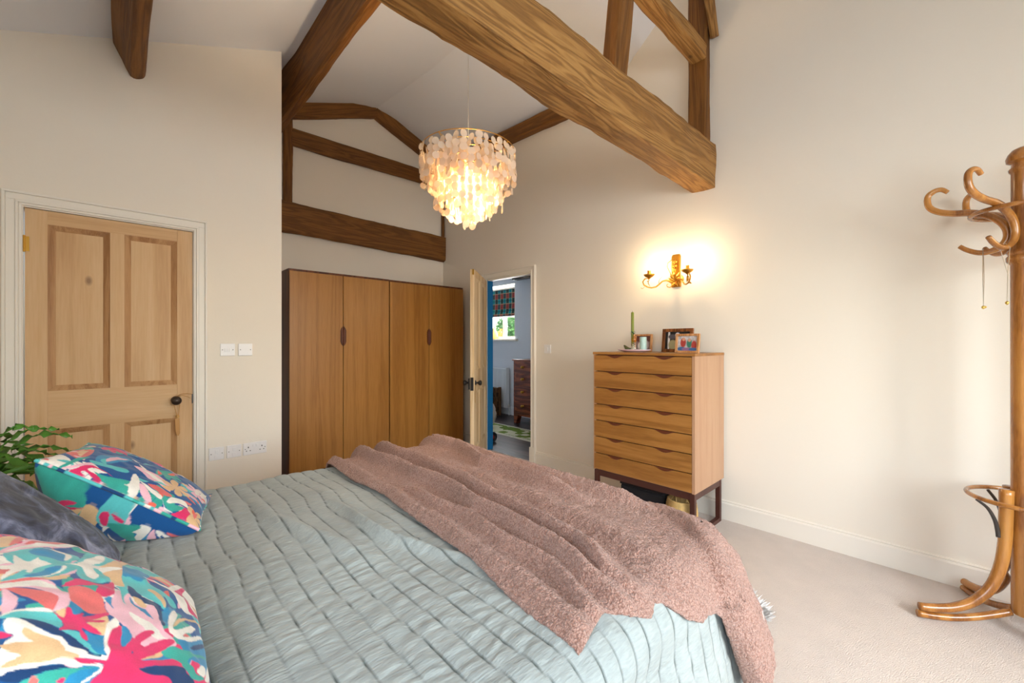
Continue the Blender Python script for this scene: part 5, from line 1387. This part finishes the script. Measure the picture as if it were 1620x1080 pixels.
def frond(az, Ln, rise, droop, w, seed):
    R = random.Random(seed)
    n = 26; pts = []
    for i in range(n + 1):
        t = i / n
        r = 0.02 + Ln * 0.86 * t
        z = 0.13 + rise * math.sin(min(1, t * 1.25) * PI / 2) - droop * max(0, t - 0.35) ** 2
        pts.append(FC + Vector((math.cos(az + 0.25 * t * R.uniform(-1, 1)) * r, math.sin(az) * r, z)))
    side = Vector((-math.sin(az), math.cos(az), 0))
    twist = R.uniform(-0.5, 0.5)
    rows = []
    for i, p in enumerate(pts):
        t = i / n
        ww = w * (math.sin(PI * min(1, 0.08 + t * 0.95)) ** 0.5) * (0.25 if t < 0.18 else 1)
        jag = 1.0 + 0.35 * math.sin(i * 2.1 + seed) 
        wav = 0.010 * math.sin(i * 1.3 + seed)
        s = (side * math.cos(twist) + Vector((0, 0, 1)) * math.sin(twist))
        rows.append([list(p - s * ww * jag + Vector((0, 0, wav))), list(p + Vector((0, 0, -0.003))), list(p + s * ww * (1.0 + 0.35 * math.sin(i * 2.1 + seed + 2)) + Vector((0, 0, -wav)))])
    o = MB().grid(np.array(rows)).build('frond', M['fern'], fp, recalc=False, smooth=True)
    o.modifiers.new('thickness', 'SOLIDIFY').thickness = 0.0012
for i, (az, Ln, rise, dr, w) in enumerate([
        (-0.10, 0.38, 0.20, 0.16, 0.015), (-0.22, 0.35, 0.15, 0.16, 0.017), (0.04, 0.36, 0.24, 0.10, 0.015), (-0.36, 0.36, 0.17, 0.25, 0.015), (-0.50, 0.36, 0.13, 0.10, 0.016),
        (-0.70, 0.34, 0.19, 0.2, 0.015), (-0.15, 0.28, 0.09, 0.30, 0.018), (-0.42, 0.29, 0.08, 0.40, 0.018), (-0.62, 0.27, 0.07, 0.35, 0.017), (0.20, 0.33, 0.18, 0.2, 0.015),
        (-0.95, 0.36, 0.22, 0.2, 0.015), (-1.2, 0.34, 0.16, 0.3, 0.016), (-1.5, 0.34, 0.2, 0.3, 0.016), (-0.3, 0.26, 0.28, 0.05, 0.013), (-0.05, 0.31, 0.26, 0.05, 0.012),
        (0.6, 0.3, 0.2, 0.3, 0.016), (1.0, 0.32, 0.25, 0.3, 0.016), (1.5, 0.3, 0.2, 0.35, 0.016), (2.3, 0.2, 0.25, 0.2, 0.016), (-2.2, 0.22, 0.25, 0.2, 0.016), (-0.8, 0.24, 0.06, 0.4, 0.018), (-0.25, 0.33, 0.10, 0.10, 0.016)]):
    frond(az, Ln, rise, dr, w, i + 3)

# ------------------------------------------------------------------ bentwood coat stand
PX, PY = 2.862, -0.222
cs = empty('coat_stand', (PX, PY, 0), 'tall varnished bentwood hat and coat stand with curled hooks at the right edge', 'coat stand')
prof = [(0.0, 0.07), (0.030, 0.07), (0.036, 0.10), (0.037, 0.50), (0.038, 1.60), (0.050, 1.615), (0.051, 1.632), (0.044, 1.642), (0.050, 1.652), (0.046, 1.662), (0.037, 1.67), (0.036, 2.0), (0.042, 2.008), (0.044, 2.018), (0.036, 2.028), (0.035, 2.044), (0.050, 2.052), (0.052, 2.066), (0.046, 2.085), (0.034, 2.102), (0.014, 2.112), (0, 2.113)]
MB().lathe(prof, (PX, PY, 0), 36).build('pole', M['bentwood'], cs, smooth=True, sharp=50)
def catmull(pts, k=6):
    P = [np.array(p, float) for p in pts]; P = [2 * P[0] - P[1]] + P + [2 * P[-1] - P[-2]]
    out = []
    for i in range(1, len(P) - 2):
        for j in range(k):
            t = j / k
            a, b, c, d_ = P[i - 1], P[i], P[i + 1], P[i + 2]
            out.append(0.5 * ((2 * b) + (-a + c) * t + (2 * a - 5 * b + 4 * c - d_) * t * t + (-a + 3 * b - 3 * c + d_) * t ** 3))
    out.append(P[-2])
    return out
LEFT = math.radians(85.6)
S = [(.228, 1.978), (.250, 1.997), (.276, 1.994), (.296, 1.972), (.292, 1.925), (.262, 1.893), (.21, 1.872), (.15, 1.860), (.10, 1.835), (.064, 1.800), (.046, 1.760), (.046, 1.720), (.064, 1.690), (.095, 1.672), (.13, 1.672), (.165, 1.690), (.190, 1.712)]
SC = catmull(S, 5)
nS = len(SC)
rad = [0.0095 + 0.006 * math.sin(PI * min(1, i / (nS - 1) * 1.0)) for i in range(nS)]
def hook(az, sz=1.0):
    pts = [(PX + math.cos(az) * q[0] * sz, PY + math.sin(az) * q[0] * sz, q[1]) for q in SC]
    return MB().tube(pts, rad, 10).build('hook', M['bentwood'], cs, smooth=True)
for da in (0.0, 60, 120, 180, 240, -52):
    hook(LEFT + math.radians(da))
MB().ring((PX, PY, 1.838), 0.156, 0.0095, 72, 10).build('upper_ring', M['bentwood'], cs, smooth=True)
MB().ring((PX, PY, 0.572), 0.168, 0.0095, 72, 10).build('umbrella_ring', M['bentwood'], cs, smooth=True)
tips = [(-0.208, 0.325, 1.0), (0.282, 0.204, 0.86), (0.208, -0.325, 0.95), (-0.282, -0.204, 1.0)]
for (tx, ty, k) in tips:
    Lg = math.hypot(tx, ty) * k; ux, uy = tx / math.hypot(tx, ty), ty / math.hypot(tx, ty)
    q = [(0.058, 0.612), (0.060, 0.50), (0.064, 0.38), (0.080, 0.27), (0.115, 0.175), (0.175, 0.105), (0.25, 0.066), (0.33, 0.052), (0.375, 0.052)]
    pr = catmull(q, 5); nP = len(pr); f = Lg / 0.386
    pts = [(PX + ux * p[0] * (f if p[0] > 0.1 else 1), PY + uy * p[0] * (f if p[0] > 0.1 else 1), p[1]) for p in pr]
    leg = MB().tube(pts, [0.024 - 0.007 * (i / nP) for i in range(nP)], 12).build('leg', M['bentwood'], cs, smooth=True)
    q2 = [(0.382, 0.020), (0.33, 0.0165), (0.25, 0.020), (0.17, 0.036), (0.10, 0.058), (0.045, 0.078)]
    pr2 = catmull(q2, 5)
    MB().tube([(PX + ux * p[0] * f, PY + uy * p[0] * f, p[1]) for p in pr2], [0.0155] * len(pr2), 12).build('foot_strip', M['bentwood'], leg, smooth=True)
    # iron bracket from the leg up to the umbrella ring
    q3 = [(0.086, 0.40), (0.090, 0.43), (0.100, 0.475), (0.125, 0.525), (0.165, 0.560)]
    pr3 = catmull(q3, 5)
    MB().tube([(PX + ux * p[0], PY + uy * p[0], p[1]) for p in pr3], [0.0085 - 0.003 * i / len(pr3) for i in range(len(pr3))], 8, flat=0.6).build('bracket', M['iron'], cs, smooth=True)
# necklaces on the lower hooks
def chain(az, rho, zt, ln, spread, label, bead):
    c = Vector((PX + math.cos(az) * rho, PY + math.sin(az) * rho, zt)); t = Vector((0.7262, -0.6875, 0))
    r = empty('necklace', (c.x, c.y, zt - ln), label, 'necklace', 'necklaces on the coat stand')
    v = Vector((math.cos(az), math.sin(az), 0)); w = Vector((-v.y, v.x, 0)) * 0.016
    pts = [c + w + Vector((0, 0, -0.005)), c + Vector((0, 0, 0.017)), c - w + Vector((0, 0, -0.005)), c - w * 0.8 + t * spread + Vector((0, 0, -ln * 0.5)), c + Vector((0, 0, -ln)) + t * spread * 0.3, c + w * 0.8 - t * spread * 0.2 + Vector((0, 0, -ln * 0.5)), c + w + Vector((0, 0, -0.005))]
    MB().tube([tuple(p) for p in pts], 0.0013, 5).build('chain', M['silver'], r)
    p = c + Vector((0, 0, -ln)) + t * spread * 0.3
    mb = MB().lathe([(0, -0.016), (0.005, -0.012), (0.007, -0.006), (0.004, 0.0), (0, 0.001)], p, 10)
    if bead: mb.lathe([(0, -0.012), (0.005, -0.008), (0.005, -0.004), (0, 0)], p + t * 0.009, 10)
    mb.build('pendant', M['gold_bead'], r, smooth=True)
chain(LEFT, 0.116, 1.672, 0.245, 0.004, 'fine gold necklace hanging from the longer lower hook of the coat stand', True)
chain(LEFT + math.radians(60), 0.10, 1.672, 0.235, 0.03, 'fine silver chain hanging nearest the pole of the coat stand', False)

# fluffy sheepskin on the floor beyond the foot of the bed
def sheepskin():
    cx, cy = 2.13, 0.93
    r = empty('sheepskin_rug', (cx, cy, 0), 'pale grey fluffy sheepskin on the carpet just past the foot of the bed', 'rug')
    mb = MB(); n = 48
    ctr = [(cx, cy, 0.03)]
    rim = []
    for i in range(n):
        a = 2 * PI * i / n; k = 1 + 0.10 * math.sin(3 * a + 0.6) + 0.05 * math.sin(7 * a)
        rim.append((cx + 0.20 * k * math.cos(a), cy + 0.32 * k * math.sin(a), 0.004))
    mid = [((x - cx) * 0.8 + cx, (y - cy) * 0.8 + cy, 0.03) for x, y, z in rim]
    vs = ctr + mid + rim
    fs = [(0, 1 + i, 1 + (i + 1) % n) for i in range(n)] + [(1 + i, 1 + n + i, 1 + n + (i + 1) % n, 1 + (i + 1) % n) for i in range(n)]
    mb.add(vs, fs); mb.build('hide', M['fur'], r, smooth=True)
    fl = MB(); R = random.Random(3)
    for i in range(5200):
        a = R.uniform(0, 2 * PI); q = math.sqrt(R.random()); k = 1 + 0.10 * math.sin(3 * a + 0.6) + 0.05 * math.sin(7 * a)
        x, y = cx + 0.20 * k * q * math.cos(a), cy + 0.32 * k * q * math.sin(a); z = 0.03 if q < 0.8 else 0.03 * (1 - (q - .8) * 4.4)
        b = a + R.uniform(-0.9, 0.9); l = R.uniform(0.03, 0.07)
        d_ = Vector((math.cos(b) * l * 0.8, math.sin(b) * l * 0.8, l * R.uniform(0.3, 0.9)))
        s_ = Vector((-math.sin(b), math.cos(b), 0)) * 0.0016
        p = Vector((x, y, z - 0.003))
        fl.add([p - s_, p + s_, p + d_ * 0.6 + s_ * 0.7 + Vector((0, 0, 0.008)), p + d_], [(0, 1, 2, 3)])
    tag(fl.build('fleece', M['fur'], r, recalc=False), kind='stuff')
M['fur'] = plain('pale grey fleece', lin(206, 206, 206), 1.0, var=0.2, vscale=12)
sheepskin()

# ------------------------------------------------------------------ the room beyond the open doorway
HX0, HX1, HY0, HY1, HZ = XR + WT, 5.0, 2.2, 6.9, 2.40
MB().box(XR + 0.03, HX1 + 0.2, HY0 - 0.1, HY1 + 0.1, -0.08, 0.0).build('floor_hall', M['dark_floor'], kind='structure')
MB().box(HX0, HX1 + 0.2, HY0 - 0.1, HY1 + 0.1, HZ, HZ + 0.08).build('ceiling_hall', M['ceiling'], kind='structure')
WY0, WY1, WZ0, WZ1 = 5.205, 6.05, 1.333, 2.312
mb = MB()
mb.box(HX1, HX1 + 0.2, HY0 - 0.1, WY0, 0, HZ).box(HX1, HX1 + 0.2, WY1, HY1 + 0.1, 0, HZ).box(HX1, HX1 + 0.2, WY0, WY1, 0, WZ0 - 0.03).box(HX1, HX1 + 0.2, WY0, WY1, WZ1, HZ)
mb.build('wall_hall_window', M['hall_wall'], kind='structure')
MB().box(HX0, HX1, HY0 - 0.1, HY0, 0, HZ).build('wall_hall_side', M['hall_wall'], kind='structure')
MB().box(HX0, HX1, HY1, HY1 + 0.1, 0, HZ).build('wall_hall_end', M['hall_wall'], kind='structure')
MB().box(HX0, HX0 + 0.01, YB + 0.13, HY1, 0, HZ).build('wall_hall_inner', M['hall_wall'], kind='structure')
mb = MB().box(HX1 - 0.018, HX1, HY0, HY1, 0, 0.14); mb.build('baseboard_hall', M['radiator'], kind='structure')
window('window_3', 'x', HX1 + 0.10, WY0, WY1, WZ0, WZ1, 2)
mb = MB().box(HX1 + 0.001, HX1 + 0.10, WY0 - 0.001, WY0 + 0.012, WZ0, WZ1).box(HX1 + 0.001, HX1 + 0.10, WY1 - 0.012, WY1 + 0.001, WZ0, WZ1).box(HX1 + 0.001, HX1 + 0.10, WY0, WY1, WZ1 - 0.012, WZ1 + 0.001)
mb.build('trim_6', M['trim'], kind='structure')
MB().box(HX1 - 0.045, HX1 + 0.11, WY0 - 0.075, WY1 + 0.075, WZ0 - 0.035, WZ0 - 0.001).build('trim_7', M['trim'], kind='structure', bevel=0.004)
beam('hall_beam', (4.86, 3.6, 2.362), (4.86, 5.06, 2.362), 0.14, 0.08, (0, 0, 1), M['black_iron'], 'dark timber under the ceiling of the next room, right of its window', seed=61)
# tartan roman blind
def blind():
    r = empty('roman_blind', (HX1 + 0.04, (WY0 + WY1) / 2, 1.78), 'teal and maroon tartan roman blind half drawn in the window of the next room', 'blind')
    y0, y1, z0, z1 = WY0 + 0.016, WY1 - 0.09, 1.745, 2.222
    n, m = 150, 110
    Y, Z = np.meshgrid(np.linspace(y0, y1, n), np.linspace(z0, z1, m), indexing='ij')
    xx = HX1 + 0.045 - 0.022 * np.clip((1.95 - Z) / 0.2, 0, 1) * (0.6 + 0.4 * np.sin((Z - z0) * 45)) 
    P = np.stack([xx, Y, Z], -1)
    o = MB().grid(P).build('cloth', M['tartan'], r, smooth=True)
    o.modifiers.new('thickness', 'SOLIDIFY').thickness = 0.006
    per = 0.15
    u = (Y / per) % 1; v = (Z / (per * 1.25)) % 1
    C = np.zeros((n, m, 3)); C[:] = lin(40, 60, 60)[:3]
    def w(cond, col, k=1.0): C[cond] = C[cond] * (1 - k) + np.array(lin(*col)[:3]) * k
    w((u < 0.5) & (v < 0.5), (142, 60, 58)); w((u >= 0.5) & (v >= 0.5), (26, 138, 144)); w((u >= 0.5) & (v < 0.5), (52, 76, 80)); w((u < 0.5) & (v >= 0.5), (44, 66, 62))
    for q in (0.0, 0.5): w((np.abs(u - q) < 0.035), (206, 170, 130), 0.55); w((np.abs(v - q) < 0.03), (206, 170, 130), 0.55)
    w(np.abs(u - 0.72) < 0.03, (20, 30, 38), 0.7); w(np.abs(v - 0.78) < 0.03, (20, 30, 38), 0.7)
    set_cols(o, C.reshape(-1, 3))
    MB().box(HX1 + 0.03, HX1 + 0.06, y0, y1, z1, z1 + 0.025).build('head_rail', M['trim'], r)
    MB().box(HX1 + 0.018, HX1 + 0.05, y0, y1, z0 - 0.012, z0 + 0.002).build('bottom_bar', M['white_cloth'], r)
blind()
# ornament and curtain at the window
MB().lathe([(0.05, 0), (0.075, 0.03), (0.085, 0.08), (0.07, 0.14), (0.04, 0.17), (0.045, 0.20), (0.04, 0.20), (0.034, 0.17), (0, 0.16)], (HX1 + 0.045, 5.835, WZ0 - 0.001), 24).build('vase', M['orange'], smooth=True, label='amber yellow vase on the window sill of the next room', cat='vase')
# radiator
rd = empty('radiator', (4.94, 5.70, 0.11), 'white panel radiator under the window of the next room', 'radiator')
ry0, ry1 = 5.33, 6.35
pts = [(4.922, ry0)]
ncor = 34
for i in range(ncor):
    a = ry0 + (ry1 - ry0) * i / ncor; b_ = (ry1 - ry0) / ncor
    pts += [(4.922, a + b_ * .15), (4.902, a + b_ * .3), (4.902, a + b_ * .7), (4.922, a + b_ * .85)]
pts += [(4.922, ry1), (4.935, ry1), (4.935, ry0)]
MB().prism(pts, 'z', 0.125, 0.80).build('front_panel', M['radiator'], rd)
MB().box(4.90, 4.975, ry0 - 0.006, ry1, 0.80, 0.822).build('top_grille', M['radiator'], rd)
MB().box(4.903, 4.975, ry0 - 0.006, ry0, 0.125, 0.80).build('side_panel', M['radiator'], rd)
MB().tube([(4.945, ry0 - 0.03, 0.0), (4.945, ry0 - 0.03, 0.15), (4.945, ry0, 0.15)], 0.008, 8).lathe([(0.016, 0.13), (0.018, 0.18), (0.012, 0.19), (0, 0.19)], (4.945, ry0 - 0.03, 0), 12).build('valve', M['plastic'], rd, smooth=True)
# dark chest in the next room
dc = empty('mahogany_chest', (4.74, 4.22, 0), 'dark mahogany chest of drawers with round knobs in the next room', 'chest of drawers')
ax0, ax1, ay0, ay1, az1 = 4.50, 4.97, 3.72, 4.715, 0.985
MB().box(ax0, ax1, ay0, ay1, 0.155, az1).build('carcass', M['mahogany'], dc)
MB().box(ax0 - 0.02, ax1, ay0 - 0.02, ay1 + 0.02, az1, az1 + 0.022).build('top', M['mahogany'], dc, bevel=0.006)
zs = [0.175, 0.405, 0.61, 0.80, 0.975]
for k in range(4):
    dr = MB().box(ax0 - 0.008, ax0 + 0.01, ay0 + 0.03, ay1 - 0.03, zs[k] + 0.006, zs[k + 1] - 0.006).build('drawer', M['mahogany'], dc, bevel=0.003)
    for yk_ in (4.50, 3.93):
        MB().lathe([(0.020, 0), (0.020, -0.003), (0.008, -0.006), (0.008, -0.018), (0.020, -0.026), (0.022, -0.032), (0.016, -0.040), (0, -0.042)], (ax0 - 0.008, yk_, (zs[k] + zs[k + 1]) / 2), 18, 'x').build('knob', M['brass'], dr, smooth=True)
mb = MB()
for y0_, y1_ in ((ay1 - 0.10, ay1), (ay0, ay0 + 0.10)):
    MB().prism([(y0_, 0.155), (y1_, 0.155), (y1_ - 0.008 if y1_ == ay1 else y1_ - 0.05, 0.0), (y0_ + 0.05 if y1_ == ay1 else y0_ + 0.008, 0.0)], 'x', ax0, ax0 + 0.09).build('bracket_foot', M['mahogany'], dc)
    MB().box(ax1 - 0.09, ax1, y0_, y1_, 0, 0.155).build('bracket_foot', M['mahogany'], dc)
MB().box(ax0 + 0.002, ax0 + 0.02, ay0 + 0.10, ay1 - 0.10, 0.13, 0.16).build('apron', M['mahogany'], dc)
# green rug
def rug():
    x0, x1, y0, y1 = 3.79, 4.28, 3.30, 5.40
    n, m = 70, 300
    X, Y = np.meshgrid(np.linspace(x0, x1, n), np.linspace(y0, y1, m), indexing='ij')
    Z = 0.012 + 0.003 * vn(X * 60, Y * 60, 5)
    ed = np.minimum(np.minimum(X - x0, x1 - X), np.minimum(Y - y0, y1 - Y))
    Z = np.where(ed < 0.004, 0.001, Z)
    o = MB().grid(np.stack([X, Y, Z], -1)).build('rug', M['rug'], label='green rug with white border and motifs on the dark floor of the next room', cat='rug')
    C = np.zeros((n, m, 3)); C[:] = lin(112, 138, 58)[:3]
    C *= (1 + 0.3 * fbm(X * 20, Y * 20, 3))[..., None]
    u = (X - x0) / (x1 - x0); v = (Y - y0)
    mo = (vn(u * 4.5 + 40, v * 9, 77) > 0.16) & (u > .12) & (u < .88)
    C[mo] = lin(214, 216, 188)[:3]
    C[ed < 0.045] = lin(222, 222, 206)[:3]
    set_cols(o, np.clip(C, 0, 1).reshape(-1, 3))
rug()
cr = empty('wooden_crate', (4.65, 5.66, 0), 'brown wooden crate standing in front of the radiator', 'crate')
for k in range(6):
    z = 0.01 + k * 0.079
    MB().box(4.47, 4.485, 5.40, 5.90, z, z + 0.072).box(4.815, 4.83, 5.40, 5.90, z, z + 0.072).box(4.485, 4.815, 5.40, 5.415, z, z + 0.072).box(4.485, 4.815, 5.885, 5.90, z, z + 0.072).build('board', M['crate'], cr)
for (x, y) in ((4.46, 5.385), (4.80, 5.385), (4.46, 5.875), (4.80, 5.875)):
    MB().box(x, x + 0.04, y, y + 0.04, 0, 0.49).build('corner_post', M['crate'], cr)
MB().box(4.486, 4.814, 5.416, 5.884, 0.0, 0.012).build('base', M['crate'], cr)
# white sack
wb = MB(); rows = []
for i in range(26):
    t = i / 25; r0 = 0.175 * (math.sin(PI * (0.10 + 0.86 * t)) ** 0.55)
    rows.append([[3.95 + (r0 * (1 + 0.16 * float(vn(k * 0.7, t * 6, 3)))) * math.cos(2 * PI * k / 40), 4.77 + (r0 * (1 + 0.16 * float(vn((k % 40) * 0.7, t * 6, 3)))) * math.sin(2 * PI * k / 40), 0.017 + 0.40 * t] for k in range(41)])
wb.grid(np.array(rows)).build('cloth_sack', M['white_cloth'], smooth=True, weld=True, label='white cloth sack standing on the end of the green rug in the next room', cat='bag')
tc_ = empty('toy_trolley', (3.42, 4.04, 0), 'small black and red wheeled toy just inside the next room', 'toy')
wx, wy = 3.435, 3.985
for yy in (wy, wy + 0.20):
    MB().ring((wx, yy, 0.068), 0.046, 0.021, 28, 10, 'y').build('wheel', M['wheel'], tc_, smooth=True)
    MB().lathe([(0.0, -0.014), (0.022, -0.012), (0.026, 0.0), (0.022, 0.012), (0, 0.014)], (wx, yy, 0.068), 16, 'y').build('hub', M['red'], tc_, smooth=True)
MB().box(wx - 0.10, wx + 0.03, wy + 0.035, wy + 0.165, 0.06, 0.14).tube([(wx, wy, 0.068), (wx, wy + 0.2, 0.068)], 0.006, 8).build('body', M['wheel'], tc_, bevel=0.004)
# garden tree outside that window
gt = empty('garden_tree', (7.6, 8.35, -0.5), 'leafy green garden tree seen through the window of the next room', 'tree')
MB().tube([(7.7, 8.4, -0.5), (7.7, 8.38, 1.0), (7.65, 8.4, 1.7)], [0.08, 0.06, 0.04], 10).build('trunk', M['crate'], gt, smooth=True)
lv = MB(); R = random.Random(5)
for i in range(5200):
    a = R.uniform(0, 2 * PI); b = math.acos(R.uniform(-1, 1)); q = R.random() ** 0.4
    p = Vector((7.7 + 0.62 * q * math.sin(b) * math.cos(a), 8.05 + 0.55 * q * math.sin(b) * math.sin(a), 1.45 + 0.62 * q * math.cos(b)))
    u = Vector((R.uniform(-1, 1), R.uniform(-1, 1), R.uniform(-1, 1))).normalized(); w = u.cross(Vector((R.uniform(-1, 1), R.uniform(-1, 1), R.uniform(-1, 1)))).normalized()
    s_ = R.uniform(0.03, 0.055)
    lv.add([p - u * s_, p + w * s_ * .5, p + u * s_, p - w * s_ * .5], [(0, 1, 2, 3)])
tag(lv.build('foliage', M['tree'], gt, recalc=False), kind='stuff')

# ------------------------------------------------------------------ light
w = bpy.data.worlds.new('sky'); scene.world = w; w.use_nodes = True
nt = w.node_tree
bg = nt.nodes['Background']
sky = nt.nodes.new('ShaderNodeTexSky')
sky.sky_type = 'NISHITA'; sky.sun_disc = False; sky.sun_elevation = math.radians(38); sky.sun_rotation = math.radians(200); sky.air_density = 1.2; sky.dust_density = 2.0
nt.links.new(sky.outputs[0], bg.inputs['Color']); bg.inputs['Strength'].default_value = 0.55

def area(name, loc, rot, sx, sy, e, col):
    l = bpy.data.lights.new(name, 'AREA'); l.shape = 'RECTANGLE'; l.size = sx; l.size_y = sy; l.energy = e; l.color = col
    o = bpy.data.objects.new(name, l); COL.objects.link(o); o.location = loc; o.rotation_euler = rot
    return o
def point(name, loc, e, col, r):
    l = bpy.data.lights.new(name, 'POINT'); l.energy = e; l.color = col; l.shadow_soft_size = r
    o = bpy.data.objects.new(name, l); COL.objects.link(o); o.location = loc
    return o
DAY = (0.78, 0.90, 1.0)
area('daylight_window', (1.10, YK - 0.50, 1.80), (PI / 2 - 0.42, 0, 0), 2.5, 1.9, 142, DAY)             # outside window_2, shining along +y
area('daylight_window', (XL - 0.50, -0.40, 1.85), (PI / 2 - 0.42, 0, -PI / 2), 1.9, 1.6, 55, DAY)      # outside window_1, shining along +x
area('daylight_window', (HX1 + 0.26, (WY0 + WY1) / 2, 1.85), (PI / 2, 0, PI / 2), 0.8, 0.95, 75, (0.95, 0.98, 1.0))
WARM = (1.0, 0.73, 0.42)
point('lamp_light', (HC.x, HC.y, 2.20), 31, WARM, 0.05)
for p in SCONCE_PTS: point('lamp_light', (p[0] - 0.0, p[1], p[2]), 2.4, WARM, 0.012)

# ------------------------------------------------------------------ camera
cam = bpy.data.cameras.new('camera'); co = bpy.data.objects.new('camera', cam); COL.objects.link(co)
cam.sensor_fit = 'HORIZONTAL'; cam.sensor_width = 36; cam.lens = 655 / 1620 * 36; cam.clip_start = 0.03
co.location = (0, 0, 1.255); co.rotation_euler = (PI / 2, 0, -math.radians(43.43))
cam.shift_y = 3 / 1620
scene.camera = co

scene.view_settings.view_transform = 'Standard'; scene.view_settings.look = 'None'; scene.view_settings.gamma = 1.0; scene.view_settings.use_curve_mapping = False
scene.view_settings.exposure = 0.50
scene.cycles.use_denoising = True
scene.cycles.max_bounces = 10; scene.cycles.diffuse_bounces = 6; scene.cycles.transparent_max_bounces = 24
scene.cycles.sample_clamp_indirect = 6.0
